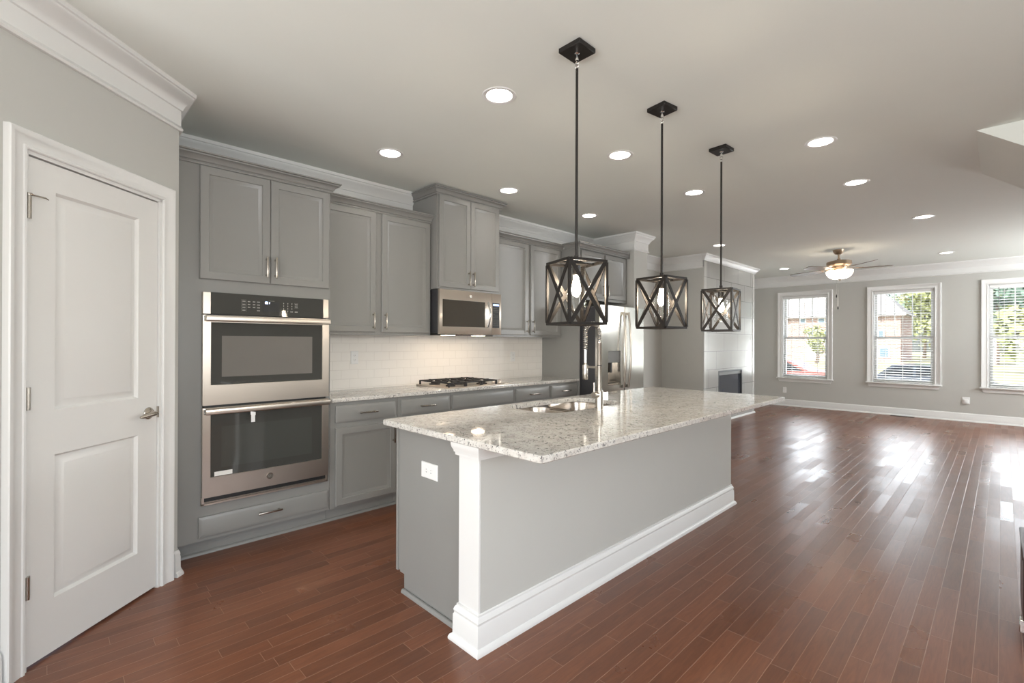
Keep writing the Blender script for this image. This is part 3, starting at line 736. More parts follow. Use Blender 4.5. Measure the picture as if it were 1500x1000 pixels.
# ------------------------------------------------------------------ refrigerator
fr = thing('refrigerator', (-3.5, 4.91, 0), 'stainless steel french-door refrigerator with water dispenser, under the deep grey cabinet', 'refrigerator')
RY0, RY1, RXF = 4.440, 5.376, -3.205
MB().box(XW+.03, RXF, RY0, RY1, .02, 1.735, .006).build('case', 'charcoal', fr)
mid = 4.912
def fdoor(y0, y1, z0, z1, hole=None, name='door'):
    mb = MB(); ys = sorted({y0+.008+(y1-y0-.016)*k/12 for k in range(13)} | (set(hole[:2]) if hole else set())); zs = [z0, z1] if not hole else [z0, hole[2], hole[3], z1]
    xf = lambda y: -3.138+.018*(1-((y-mid)/.47)**2)
    X = lambda y: xf(y)
    for i in range(len(ys)-1):
        for j in range(len(zs)-1):
            if hole and j == 1 and ys[i] >= hole[0]-1e-6 and ys[i+1] <= hole[1]+1e-6: continue
            mb.quad((X(ys[i]), ys[i], zs[j]), (X(ys[i+1]), ys[i+1], zs[j]), (X(ys[i+1]), ys[i+1], zs[j+1]), (X(ys[i]), ys[i], zs[j+1]))
    back = RXF+.004
    A = [(back, y0, z) for z in (z0, z1)]; B = [(back, y1, z) for z in (z0, z1)]
    e0 = X(ys[0]); e1 = X(ys[-1])
    mb.quad(A[0], (e0-.012, y0, z0), (e0-.012, y0, z1), A[1]); mb.quad((e0-.012, y0, z0), (e0, ys[0], z0), (e0, ys[0], z1), (e0-.012, y0, z1))
    mb.quad(B[0], (e1-.012, y1, z0), (e1-.012, y1, z1), B[1]); mb.quad((e1-.012, y1, z0), (e1, ys[-1], z0), (e1, ys[-1], z1), (e1-.012, y1, z1))
    mb.quad(A[0], B[0], B[1], A[1])
    for z in (z0, z1): mb.poly([(back, y0, z), (e0-.012, y0, z)] + [(X(y), y, z) for y in ys] + [(e1-.012, y1, z), (back, y1, z)])
    if hole:
        h0, h1, a, b = hole; bk = RXF+.006
        for p, q in (((h0, a), (h1, a)), ((h1, a), (h1, b)), ((h1, b), (h0, b)), ((h0, b), (h0, a))):
            mb.quad((X(p[0]), *p), (X(q[0]), *q), (bk, *q), (bk, *p))
    bmesh.ops.remove_doubles(mb.bm, verts=mb.bm.verts[:], dist=1e-5)
    return mb.build(name, 'fridgesteel', fr, 25)
HO = (4.585, 4.825, .840, 1.232)
ld = fdoor(RY0, mid-.003, .735, 1.750, HO); rd = fdoor(mid+.003, RY1, .735, 1.750)
dr = fdoor(RY0, RY1, .050, .725, None, 'freezer_drawer')
MB().box(-3.150, -3.128, HO[0]+.002, HO[1]-.002, 1.098, HO[3]-.002, .003).build('dispenser_panel', 'dkgrey', ld)
MB().box(RXF+.007, RXF+.010, HO[0]+.002, HO[1]-.002, HO[2]+.002, 1.098).box(-3.150, -3.128, HO[0]+.002, HO[1]-.002, HO[2]+.002, HO[2]+.016, .002).build('dispenser_recess', 'sinksteel', ld)
MB().box(-3.185, -3.165, 4.690, 4.720, .98, 1.098).build('dispenser_spout', 'black', ld)
for dd, yc in ((ld, mid-.052), (rd, mid+.052)):
    mb = MB(); pts = [(-3.100+.035*math.sin(math.pi*t), yc+.0*t, .80+.885*t) for t in [i/16 for i in range(17)]]
    mb.tube(pts, .0135, 14)
    for z in (.815, 1.670): mb.bar((-3.135, yc, z), (-3.098, yc, z), .022, .032)
    mb.build('handle', 'nickel', dd)
mb = MB(); mb.tube([(-3.075, 4.55, .665), (-3.062, 4.91, .665), (-3.075, 5.27, .665)], .0135, 14)
for y in (4.57, 5.25): mb.bar((-3.135, y, .665), (-3.075, y, .665), .022, .022)
mb.build('handle', 'nickel', dr)

# ------------------------------------------------------------------ island
isl = thing('kitchen_island', (-1.93, 2.7, 0), 'long kitchen island with grey end panel, white corner post and painted back wall', 'island')
IY0, IY1, IXE = 1.335, 4.066, -1.565
MB().box(IXE-.10, IXE, IY0+.012, IY1, 0, .8835).build('back_wall', 'wall', isl)
MB().box(-2.262, IXE-.10, 1.375, IY1, .095, .66).box(-2.262, IXE-.10, 1.375, 2.06, .66, .8835).box(-2.262, IXE-.10, 2.945, IY1, .66, .8835).build('cabinet_body', 'cab', isl)
MB().box(-2.228, IXE-.10, 1.380, IY1, 0, .095).build('toe_kick', 'cab', isl)
mb = MB(); mb.box(-2.303, -2.283, 1.375, IY1, .095, .8835); mb.box(-2.2835, -2.262, 1.380, IY1, .100, .8830)
mb.build('front_frame', 'cab', isl)
IF = frame((-2.303, 0, 0), (0, -1, 0), (0, 0, 1))
for k, (a, b) in enumerate(((1.41, 2.03), (2.06, 2.52), (2.525, 2.985), (3.01, 3.52), (3.54, 4.04))):
    mb = MB(IF); mb.rings(-b, -a, .12, .855, [(i_, w_+.019) for i_, w_ in DOORP], back=True); mb.build('door', 'cab', isl, 25)
MB().sweep([(-2.228, 1.375, 0), (-1.703, 1.375, 0)], [(0, 0), (.016, 0), (.015, .008), (.008, .017), (0, .018)]).build('shoe_moulding', 'cab', isl)
MB().box(-1.703, IXE-.0005, IY0, IY0+.0115, 0, .8835, .001).box(-1.703, IXE-.101, IY0+.0115, 1.50, 0, .8835).build('corner_post', 'trim', isl)
IB = [(0, 0), (.034, 0), (.034, .010), (.029, .021), (.019, .028), (.018, .112), (.014, .118), (.014, .124), (.017, .132), (.012, .146), (.006, .152), (.006, .160), (0, .163)]
MB().sweep([(-1.703, 1.375, 0), (-1.703, IY0, 0), (IXE, IY0, 0), (IXE, IY1, 0), (-2.0, IY1, 0)], IB).build('baseboard', 'trim', isl)
CAP = [(0, 0), (.012, 0), (.013, .012), (.017, .014), (.018, .022), (.024, .034), (.027, .046), (.027, .0585), (0, .0585)]
MB().sweep([(-1.703, 1.375, .825), (-1.703, IY0, .825), (IXE, IY0, .825), (IXE, 1.50, .825)], CAP).build('post_capital', 'trim', isl)

# island worktop with a sink cut-out
TX0, TX1, TY0, TY1, TZ0, TZ1 = -2.317, -1.171, 1.297, 4.100, .8845, .914
SX0, SX1, SY0, SY1, SR = -2.262, -1.812, 2.100, 2.905, .14
def rrect(x0, x1, y0, y1, r, n=8):
    P = []
    for cx, cy, a0 in ((x1-r, y1-r, 0), (x0+r, y1-r, 90), (x0+r, y0+r, 180), (x1-r, y0+r, 270)):
        for k in range(n+1): a = R(a0+90*k/n); P.append((cx+r*math.cos(a), cy+r*math.sin(a)))
    return P
def slab_with_hole(outer, inner, z0, z1, c=.004):
    mb = MB(); bm = mb.bm
    def ring(P, z): return [bm.verts.new((x, y, z)) for x, y in P]
    def inset(P, d):
        cx = sum(p[0] for p in P)/len(P); cy = sum(p[1] for p in P)/len(P)
        xs = [p[0] for p in P]; ys = [p[1] for p in P]; w = (max(xs)-min(xs)); h = (max(ys)-min(ys))
        return [(cx+(x-cx)*(1-2*d/w), cy+(y-cy)*(1-2*d/h)) for x, y in P]
    o1, o2, o3, o4 = ring(inset(outer, c), z1), ring(outer, z1-c), ring(outer, z0+c), ring(inset(outer, c), z0)
    i1, i2 = ring(inner, z1), ring(inner, z0)
    for A, B in ((o1, o2), (o2, o3), (o3, o4), (i1, i2)):
        for k in range(len(A)): mb.face([A[k], A[(k+1) % len(A)], B[(k+1) % len(A)], B[k]])
    for A, B in ((o1, i1), (o4, i2)):
        E_ = []
        for L in (A, B):
            for k in range(len(L)):
                e = bm.edges.get((L[k], L[(k+1) % len(L)])); E_.append(e)
        bmesh.ops.triangle_fill(bm, edges=E_, use_beauty=True)
    return mb
mb = slab_with_hole(rrect(TX0, TX1, TY0, TY1, .012, 4), rrect(SX0, SX1, SY0, SY1, SR), TZ0, TZ1)
tag(mb.build('island_worktop', 'granite', ang=30), 'large speckled white granite worktop lying on the island, with a sink cut-out', 'countertop')
# undermount double sink
sk = thing('sink', (-2.04, 2.5, .70), 'stainless steel double-bowl undermount sink in the island worktop', 'sink')
def bowl(y0, y1, depth):
    mb = MB(); zt = TZ0-.001; P = lambda d, z: [(x, y, z) for x, y in rrect(SX0+.004+d, SX1-.004-d, y0+d, y1-d, max(.03, .12-d*.6), 6)]
    L = [[mb.v(p) for p in P(d, z)] for d, z in ((-.02 if False else 0, zt), (.004, zt-.02), (.010, zt-depth+.03), (.018, zt-depth+.010), (.035, zt-depth))]
    for A, B in zip(L, L[1:]):
        for k in range(len(A)): mb.face([A[k], A[(k+1) % len(A)], B[(k+1) % len(A)], B[k]])
    mb.face(L[-1])
    return mb.build('bowl', 'sinksteel', sk, 50)
bowl(SY0+.004, 2.462, .18); bowl(2.486, SY1-.004, .20)
mb = slab_with_hole(rrect(SX0-.018, SX1+.018, SY0-.018, SY1+.018, .15), rrect(SX0+.002, SX1-.002, SY0+.002, SY1-.002, SR), TZ0-.004, TZ0-.0005, .0005)
mb.box(SX0+.004, SX1-.004, 2.458, 2.490, TZ0-.012, TZ0-.006, .002)
mb.build('sink_rim', 'sinksteel', sk)
for y in (2.28, 2.70): MB().lathe([(.04, 0), (.042, .003), (.03, .004), (0, .002)], (-2.04, y, TZ0-(.18 if y < 2.4 else .20)), n=24).build('drain', 'chrome', sk)

# spring pull-down faucet
FXc, FYc, FZ = -1.772, 2.502, .914
fa = thing('faucet', (FXc, FYc, FZ), 'brushed nickel spring pull-down faucet standing on the island worktop behind the sink', 'faucet')
MB().lathe([(0, 0), (.0255, 0), (.0255, .108), (.024, .112), (0, .112)], (FXc, FYc, FZ), n=28).build('base', 'nickel', fa)
MB().lathe([(.0145, .112), (.0145, .405), (.0155, .408), (.0155, .420), (0, .420)], (FXc, FYc, FZ), n=24).build('post', 'nickel', fa)
MB().lathe([(.0152, .268), (.0152, .273)], (FXc, FYc, FZ), n=24, closed=True).build('seam_ring', 'black', fa)
ar = .055
def arch(t):
    """spring centre line, t from 0 (post top) to 1 (above the spray head)"""
    L1, L2, L3 = .06, math.pi*ar, .115; s_ = t*(L1+L2+L3); zt = FZ+.420
    if s_ < L1: return Vector((FXc, FYc, zt+s_))
    if s_ < L1+L2: a = (s_-L1)/ar; return Vector((FXc-ar+ar*math.cos(a), FYc, zt+L1+ar*math.sin(a)))
    return Vector((FXc-2*ar, FYc, zt+L1-(s_-L1-L2)))
mb = MB(); nturn, steps = 27, 27*12; pts = []
for i in range(steps+1):
    t = i/steps; c = arch(t); d = (arch(min(1, t+.004))-arch(max(0, t-.004))).normalized(); s1 = Vector((0, 1, 0)); s2 = d.cross(s1)
    a = 2*math.pi*nturn*t; pts.append(c+(s1*math.cos(a)+s2*math.sin(a))*.0125)
mb.tube(pts, .0026, 6); mb.build('spring', 'nickel', fa)
MB().tube([arch(t/40) for t in range(41)], .0085, 10).build('hose', 'dkgrey', fa)
e = arch(1)
MB().tube([e+Vector((0, 0, .004)), (e.x, e.y, FZ+.27)], .0085, 12).build('hose_neck', 'chrome', fa)
MB().lathe([(.009, .285), (.014, .262), (.017, .255), (.0175, .180), (.0155, .176), (0, .176)], (e.x, e.y, FZ), n=24).build('spray_head', 'nickel', fa)
MB().bar((FXc, FYc, FZ+.258), (e.x-.012, e.y, FZ+.258), .012, .014).lathe([(.0185, .246), (.0185, .270)], (e.x, e.y, FZ), n=20, closed=True).build('holder_arm', 'nickel', fa)
hv = MB(); hv.tube([(FXc, FYc-.015, FZ+.088), (FXc, FYc-.062, FZ+.088)], .0185, 20)
hv.tube([(FXc-.002, FYc-.052, FZ+.090), (FXc-.006, FYc-.047, FZ+.165)], [.006, .005], 10); hv.build('lever_handle', 'nickel', fa)

# ------------------------------------------------------------------ outlets
def outlet(f, u, v, label, wide=False, w=.070, h=.114, plug=False):
    c = f @ Vector((u, v, 0)); o = thing('wall_outlet', c, label, 'outlet', 'white electrical outlets')
    if wide: w, h = h, w
    mb = MB(f); mb.rings(u-w/2, u+w/2, v-h/2, v+h/2, [(0, 0), (0, .003), (.003, .006)], back=True); mb.build('cover_plate', 'white', o)
    for s_ in (-1, 1):
        cu, cv = (u+s_*.0195, v) if wide else (u, v+s_*.0195)
        mb = MB(f); mb.lathe([(.0165, .006), (.0165, .0075), (0, .0075)], (cu, cv, 0), (0, 0, 1), 20)
        r = mb.build('receptacle', 'white', o)
        mb = MB(f)
        for q in (-.006, .006):
            if wide: mb.box(cu-.004, cu+.004, cv+q-.001, cv+q+.001, .0074, .0079)
            else: mb.box(cu+q-.001, cu+q+.001, cv-.004, cv+.004, .0074, .0079)
        mb.box(cu-.0015, cu+.0015, cv-.010, cv-.007, .0074, .0079)
        mb.build('slots', 'dkgrey', r)
    if plug:
        MB(f).box(u-.03, u+.03, v-.055, v+.02, .006, .030, .006, 2).build('plug_in_cover', 'white', o)
    return o
outlet(FX(XW+.008), 1.947, 1.189, 'white outlet on the backsplash left of the cooktop')
outlet(FX(XW+.008), 3.890, 1.162, 'white outlet on the backsplash right of the cooktop')
FI = frame((0, 1.375, 0), (1, 0, 0), (0, 0, 1))
outlet(FI, -1.988, .688, 'white sideways outlet on the grey end panel of the island', True, w=.078, h=.136)
FF = frame((0, YF, 0), (1, 0, 0), (0, 0, 1))
outlet(FF, -3.235, .333, 'white outlet low on the far wall under the left window')
outlet(FF, -.430, .358, 'white outlet with a plug-in cover, low on the far wall left of the right-hand window', w=.098, h=.120, plug=True)

# ------------------------------------------------------------------ windows
def window(k, a, b):
    w = thing('window_%d' % k, ((a+b)/2, YF, WZ0), 'white double-hung living room window number %d from the fireplace' % k, 'window', kind='structure')
    o0, o1 = a+.09, b-.09
    mb = MB(); y = YF
    # casing: two sides and head, stool and apron
    F2 = frame((0, YF, 0), (1, 0, 0), (0, 0, 1))
    mc = MB(F2); mc.sweep([(o1+.004, WZ0, 0), (o1+.004, WZ1+.004, 0), (o0-.004, WZ1+.004, 0), (o0-.004, WZ0, 0)], [(i_*1.15, z_) for i_, z_ in CAS]); mc.build('casing', 'trim', w)
    ms = MB(); ms.box(a-.015, b+.015, YF-.055, YF+.10, WZ0-.022, WZ0+.004, .005, 2); ms.build('stool', 'trim', w)
    ms = MB(); ms.prism([(a+.01, YF-.018, WZ0-.022), (b-.01, YF-.018, WZ0-.022), (b-.03, YF-.014, WZ0-.085), (a+.03, YF-.014, WZ0-.085)], (0, .018, 0)); ms.build('apron', 'trim', w)
    mb.box(o0, o0+.012, YF, YF+.13, WZ0, WZ1).box(o1-.012, o1, YF, YF+.13, WZ0, WZ1).box(o0, o1, YF, YF+.13, WZ1-.012, WZ1).box(o0, o1, YF+.06, YF+.15, WZ0, WZ0+.03)
    mb.build('jamb', 'vinyl', w)
    zm = 1.437
    def sash(z0, z1, yy, grid, nm):
        s_ = MB(); t = .042; x0, x1 = o0+.012, o1-.012
        s_.box(x0, x0+t, yy, yy+.03, z0, z1).box(x1-t, x1, yy, yy+.03, z0, z1).box(x0+t, x1-t, yy, yy+.03, z0, z0+t).box(x0+t, x1-t, yy, yy+.03, z1-t, z1)
        if grid:
            for f in (1/3, 2/3): xx = x0+t+(x1-x0-2*t)*f; s_.box(xx-.008, xx+.008, yy+.008, yy+.02, z0+t, z1-t)
            zz = (z0+z1)/2+.02; s_.box(x0+t, x1-t, yy+.008, yy+.02, zz-.008, zz+.008)
        so = s_.build(nm, 'vinyl', w)
        MB().box(x0+t-.002, x1-t+.002, yy+.012, yy+.016, z0+t-.002, z1-t+.002).build('glass', 'windowglass', so)
    sash(zm-.022, WZ1-.012, YF+.105, True, 'upper_sash'); sash(WZ0+.03, zm+.022, YF+.070, False, 'lower_sash')
    return o0, o1
names = ['left', 'middle', 'right']
blabel = ['white slatted blind in the left window beside the fireplace wall', 'white slatted blind in the middle window of the far wall',
          'white slatted blind in the right-hand window, cut by the edge of the photo']
for k, (a, b) in enumerate(WIN):
    o0, o1 = window(k+1, a, b)
    bl = thing('window_blind', ((o0+o1)/2, YF+.035, WZ1), blabel[k], 'blind', 'white window blinds')
    x0, x1 = o0+.016, o1-.016
    MB().box(x0, x1, YF+.012, YF+.062, WZ1-.055, WZ1-.012, .002).build('headrail', 'blind', bl)
    mb = MB(); z = WZ0+.055; top = WZ1-.07; tilt = R(5 if k < 2 else 14)
    n = int((top-z)/.0445)
    for i in range(n+1):
        zc = z+(top-z)*i/n; dy, dz = .024*math.cos(tilt), .024*math.sin(tilt)
        P = [(YF+.037-dy, zc-dz), (YF+.037, zc+.0025), (YF+.037+dy, zc+dz)]
        up_, lo = [], []
        for (yy, zz) in P: up_.append([mb.v((xx, yy, zz+.0013)) for xx in (x0+.004, x1-.004)]); lo.append([mb.v((xx, yy, zz-.0013)) for xx in (x0+.004, x1-.004)])
        for A in (up_, lo):
            for j in range(2): mb.face([A[j][0], A[j][1], A[j+1][1], A[j+1][0]])
        for j in (0, 2): mb.face([up_[j][0], up_[j][1], lo[j][1], lo[j][0]])
    mb.build('slats', 'blind', bl)
    MB().box(x0+.002, x1-.002, YF+.014, YF+.060, WZ0+.010, WZ0+.028, .004, 2).build('bottom_rail', 'blind', bl)
    mb = MB()
    for f in (.2, .5, .8):
        xx = x0+(x1-x0)*f
        for yy in (YF+.012, YF+.062): mb.box(xx-.002, xx+.002, yy-.0007, yy+.0007, WZ0+.02, WZ1-.05)
    mb.build('ladder_cord', 'cord', bl)
    MB().tube([(x0+.105, YF+.006, WZ1-.05), (x0+.108, YF+.004, WZ1-.60)], .0045, 8).build('tilt_wand', 'dkgrey', bl)

# ------------------------------------------------------------------ fireplace insert
fi = thing('fireplace_insert', (XC, (FB0+FB1)/2, FZ0), 'black gas fireplace insert with glass front in the tiled chimney breast', 'fireplace')
mb = MB(FX(XC)); mb.rings(FB0, FB1, FZ0, FZ1, [(0, -.05), (0, .004), (.028, .004), (.030, -.03)], center=False); mb.build('frame', 'firebox', fi)
mb = MB(FX(XC)); mb.rings(FB0+.01, FB1-.01, FZ0+.01, FZ1-.01, [(0, -.045), (.10, -.42)], center=True); mb.build('firebox', 'firebox', fi)
MB(FX(XC)).box(FB0+.03, FB1-.03, FZ0+.05, FZ1-.085, -.034, -.028).build('glass_front', 'fireglass', fi)
mb = MB(FX(XC)); mb.box(FB0+.03, FB1-.03, FZ1-.082, FZ1-.032, -.03, -.012, .002).build('top_louver', 'dkgrey', fi)

# ------------------------------------------------------------------ pendants
def pendant(x, y, rot, crot, label):
    p = thing('pendant_light', (x, y, H), label, 'pendant lamp', 'black cage pendant lamps over the island')
    T_ = lambda a: Matrix.Translation((x, y, 0)) @ Matrix.Rotation(a, 4, 'Z')
    h = .0635; MB(T_(crot)).box(-h, h, -h, h, H-.025, H, .003).build('canopy', 'bronze', p)
    f = T_(rot)
    mb = MB(f); mb.lathe([(.007, -.060), (.008, -.055), (.008, -.030), (.012, -.026), (.012, -.0245)], (0, 0, H), n=14)
    mb.tube([(.010*math.cos(a), 0, H-.072+.012*math.sin(a)) for a in [R(k*20) for k in range(19)]], .0022, 6, cap=False)
    mb.tube([(0, .009*math.cos(a), H-.090+.011*math.sin(a)) for a in [R(k*20) for k in range(19)]], .0022, 6, cap=False)
    mb.build('swivel', 'chrome', p)
    ZT, ZB, s = 1.718, 1.412, .102
    MB(f).lathe([(.0065, H-.098), (.0065, ZT+.03), (.011, ZT+.028), (.011, ZT-.004)], n=14, closed=True).build('rod', 'bronze', p)
    b = .0125; mb = MB(f)
    for z in (ZT-b/2, ZB+b/2):
        for q in (-1, 1): mb.box(-s, s, q*s-b/2, q*s+b/2, z-b/2, z+b/2); mb.box(q*s-b/2, q*s+b/2, -s+b/2, s-b/2, z-b/2, z+b/2)
    for qx in (-1, 1):
        for qy in (-1, 1): mb.box(qx*s-b/2, qx*s+b/2, qy*s-b/2, qy*s+b/2, ZB+b, ZT-b)
    mb.build('cage', 'bronze', p)
    for k in range(4):
        g = f @ Matrix.Rotation(R(90*k), 4, 'Z'); mx = MB(g)
        mx.bar((-s+.004, s, ZB+.006), (s-.004, s, ZT-.006), .004, .019, (1, 0, -1)); mx.bar((-s+.004, s+.001, ZT-.006), (s-.004, s+.001, ZB+.006), .004, .019, (1, 0, 1))
        mx.build('cross_brace', 'bronze', p)
    mb = MB(f); mb.box(-s, s, -.012, .012, ZT-.010, ZT-.004); mb.box(-.012, .012, -s, s, ZT-.0105, ZT-.0045)
    mb.lathe([(.050, -.012), (.050, -.018), (.020, -.020), (.020, -.062), (.017, -.066), (0, -.066)], (0, 0, ZT), n=20); mb.build('socket', 'bronze', p)
    gl = MB(f); gl.lathe([(.046, ZB+.075), (.046, ZT-.020)], n=32); gl.build('glass_shade', 'glass', p)
    MB(f).lathe([(.0463, ZB+.0735), (.0475, ZB+.076), (.0463, ZB+.0785), (.0450, ZB+.076), (.0463, ZB+.0735)], n=32).build('glass_rim', 'glass', p)
    zb = ZT-.066
    bu = MB(f); bu.lathe([(.012, 0), (.0125, -.012), (.016, -.034), (.021, -.056), (.023, -.070), (.0205, -.084), (.012, -.095), (0, -.099)], (0, 0, zb), n=24); bu.build('bulb', 'bulb', p)
    return p
pendant(-1.432, 1.830, R(-19), R(0), 'black cage pendant lamp hanging nearest, over the sink end of the island')
pendant(-1.432, 2.655, R(-9), R(-9), 'middle black cage pendant lamp, in front of the plain grey wall')
pendant(-1.430, 3.520, R(5), R(-4), 'black cage pendant lamp hanging farthest, in front of the tiled fireplace')

# ------------------------------------------------------------------ recessed ceiling lights
def downlight(x, y, label):
    d = thing('recessed_light', (x, y, H), label, 'ceiling light', 'round recessed ceiling lights')
    MB().lathe([(.078, .001), (.074, -.001), (.080, -.005), (.096, -.004), (.099, 0)], (x, y, H), n=40).build('trim_ring', 'trim', d)
    MB().lathe([(.0765, 0), (.060, .055), (.056, .060)], (x, y, H), n=40).build('baffle', 'baffle', d)
    MB().lathe([(.0575, .058), (0, .054)], (x, y, H), n=40).build('lens', 'lens', d)
    return d
LL = ['recessed ceiling light nearest the camera, left of the nearest pendant canopy',
      'recessed ceiling light in front of the oven cabinet',
      'recessed ceiling light between the nearest and the middle pendant rods',
      'recessed ceiling light in front of the raised cabinet over the microwave',
      'recessed ceiling light in front of the refrigerator cabinet, beside the nearest pendant rod',
      'recessed ceiling light between the middle and the farthest pendant rods',
      'recessed ceiling light right of the pendants, the nearer one left of the stair soffit',
      'recessed ceiling light right of the pendants, between the near right one and the fan',
      'recessed ceiling light over the living room, right of the ceiling fan and nearer than it',
      'recessed ceiling light nearest the far wall, right of the ceiling fan',
      'recessed ceiling light over the living room, crossed by the farthest pendant rod',
      'recessed ceiling light over the living room in the corner beyond the fireplace']
d0 = downlight(*LIGHTS[0], LL[0])
for (x, y), l in list(zip(LIGHTS, LL))[1:]: dup(d0, (x, y, H), l)

# ------------------------------------------------------------------ ceiling fan
fx_, fy_ = -1.739, 8.611
fan = thing('ceiling_fan', (fx_, fy_, H), 'bronze five-blade ceiling fan with lit glass bowl over the living room', 'ceiling fan')
TF = Matrix.Translation((fx_, fy_, H)) @ Matrix.Rotation(R(2.6), 4, Vector((.198, -.980, 0)))
MB(TF).lathe([(0, 0), (.075, 0), (.070, -.022), (.050, -.060), (.030, -.072), (0, -.072)], n=28).build('canopy', 'fanmetal', fan)
MB(TF).lathe([(.013, -.070), (.013, -.130), (.022, -.132), (.022, -.150), (.03, -.155)], n=16).build('downrod', 'fanmetal', fan)
MB(TF).lathe([(0, -.150), (.05, -.154), (.135, -.170), (.160, -.180), (.163, -.225), (.145, -.245), (.10, -.252), (.10, -.270), (.07, -.290), (.066, -.312), (0, -.312)], n=36).build('motor_housing', 'fanmetal', fan)
for k in range(5):
    g = TF @ Matrix.Rotation(R(11.4+18+72*k), 4, 'Z') @ Matrix.Translation((0, 0, -.292)) @ Matrix.Rotation(R(11), 4, 'X')
    mb = MB(g); P = [(.23, -.055), (.33, -.062), (.55, -.068), (.655, -.064), (.683, -.045), (.69, 0), (.683, .045), (.655, .064), (.55, .068), (.33, .062), (.23, .055)]
    mb.prism([(a, b, -.004) for a, b in P], (0, 0, .008)); bl = mb.build('blade', 'fanblade', fan)
    mi = MB(g); mi.prism([(.09, -.020, .004), (.20, -.016, .004), (.26, -.045, .0042), (.31, -.030, .0042), (.31, .030, .0042), (.26, .045, .0042), (.20, .016, .004), (.09, .020, .004)], (0, 0, .005)); mi.build('blade_iron', 'fanmetal', bl)
MB(TF).lathe([(.095, -.326), (.165, -.324), (.172, -.322), (.173, -.330), (.166, -.365), (.140, -.405), (.095, -.432), (.04, -.442), (0, -.443)], n=40).build('glass_bowl', 'fanlight', fan)
MB(TF).lathe([(.066, -.306), (.085, -.308), (.095, -.320), (.092, -.3255)], n=36).build('bowl_holder', 'fanmetal', fan)
MB(TF).lathe([(.03, -.440), (.026, -.448), (.010, -.454), (.006, -.470), (0, -.476)], n=18).build('finial', 'fanmetal', fan)
for dx, dy, z1 in ((-.02, -.01, 2.045), (.0, -.01, 1.865)):
    px_, py_ = fx_+dx, fy_+dy
    mb = MB(); mb.tube([(px_, py_, H-.43), (px_, py_, z1+.02)], .0006, 5); ch = mb.build('pull_chain', 'nickel', fan)
    MB().lathe([(0, .024), (.006, .020), (.009, -.012), (.007, -.022), (0, -.024)], (px_, py_, z1), n=12).build('chain_fob', 'black', ch)

# ------------------------------------------------------------------ floor register, dark furniture at the edge
rg = MB(); rg.box(-1.44, -1.10, 11.125, 11.240, 0, .006, .001)
ro = thing('floor_register', (-1.27, 11.185, 0), 'dark brown floor register against the far baseboard below the middle window', 'vent')
rg.build('register_frame', 'reg', ro)
mb = MB()
for k in range(16): mb.box(-1.425+k*.0198, -1.413+k*.0198, 11.140, 11.225, .0055, .0075)
mb.build('louver', 'black', ro)
ch = thing('low_chest', (.30, 3.3, 0), 'dark brown low wooden piece with shiny metal corner at the photo\'s right edge', 'furniture')
MB().box(.066, .50, 3.06, 3.55, .07, .385, .006).build('chest_body', 'darkwood', ch)
MB().box(.062, .505, 3.05, 3.56, .385, .40, .004).build('chest_top', 'darkwood', ch)
MB().box(.054, .100, 3.05, 3.10, .072, .125, .003).build('metal_corner', 'chrome', ch)
for a in (.09, .47):
    for b in (3.09, 3.52): MB().lathe([(.018, 0), (.024, .07)], (a, b, 0), n=12, closed=True).build('leg', 'darkwood', ch)

# ------------------------------------------------------------------ outdoors
GZ = -.8
struct(MB().box(-90, 60, YF+.4, 160, GZ-.2, GZ).build('ground', 'lawn'))
struct(MB().box(-90, 60, 20, 31, GZ, GZ+.01).build('road', 'asphalt'))
struct(MB().box(-90, 60, 17.6, 19.6, GZ, GZ+.02).build('pavement', 'concrete'))
def car(x, y, paint, label):
    c = thing('car', (x, y, GZ), label, 'car', 'parked cars outside the windows')
    prof = [(-2.2, .35), (-2.2, .72), (-2.05, .86), (-1.2, .93), (-.95, .95), (-.45, 1.36), (.75, 1.40), (1.45, 1.02), (2.05, .98), (2.2, .80), (2.22, .38), (1.9, .26), (-1.95, .26)]
    MB().prism([(x+a, y-.85, GZ+b) for a, b in prof], (0, 1.7, 0)).build('body', paint, c)
    MB().prism([(x+a, y-.862, GZ+b) for a, b in ((-.78, .98), (-.38, 1.31), (.12, 1.33), (.12, .98))], (0, 1.724, 0)).prism([(x+a, y-.862, GZ+b) for a, b in ((.20, .98), (.20, 1.33), (.70, 1.34), (1.22, 1.02))], (0, 1.724, 0)).build('side_window', 'carglass', c)
    for a in (-1.38, 1.38):
        for s_ in (-.80, .80): MB().lathe([(0, -.1), (.26, -.1), (.32, -.07), (.32, .07), (.26, .1), (0, .1)], (x+a, y+s_, GZ+.32), (0, 1, 0), 20).build('wheel', 'tyre', c)
car(-6.80, 22.5, 'carred', 'red car parked outside, seen low through the left window')
car(-2.30, 22.6, 'carblue', 'dark slate car parked outside, seen low through the middle window')
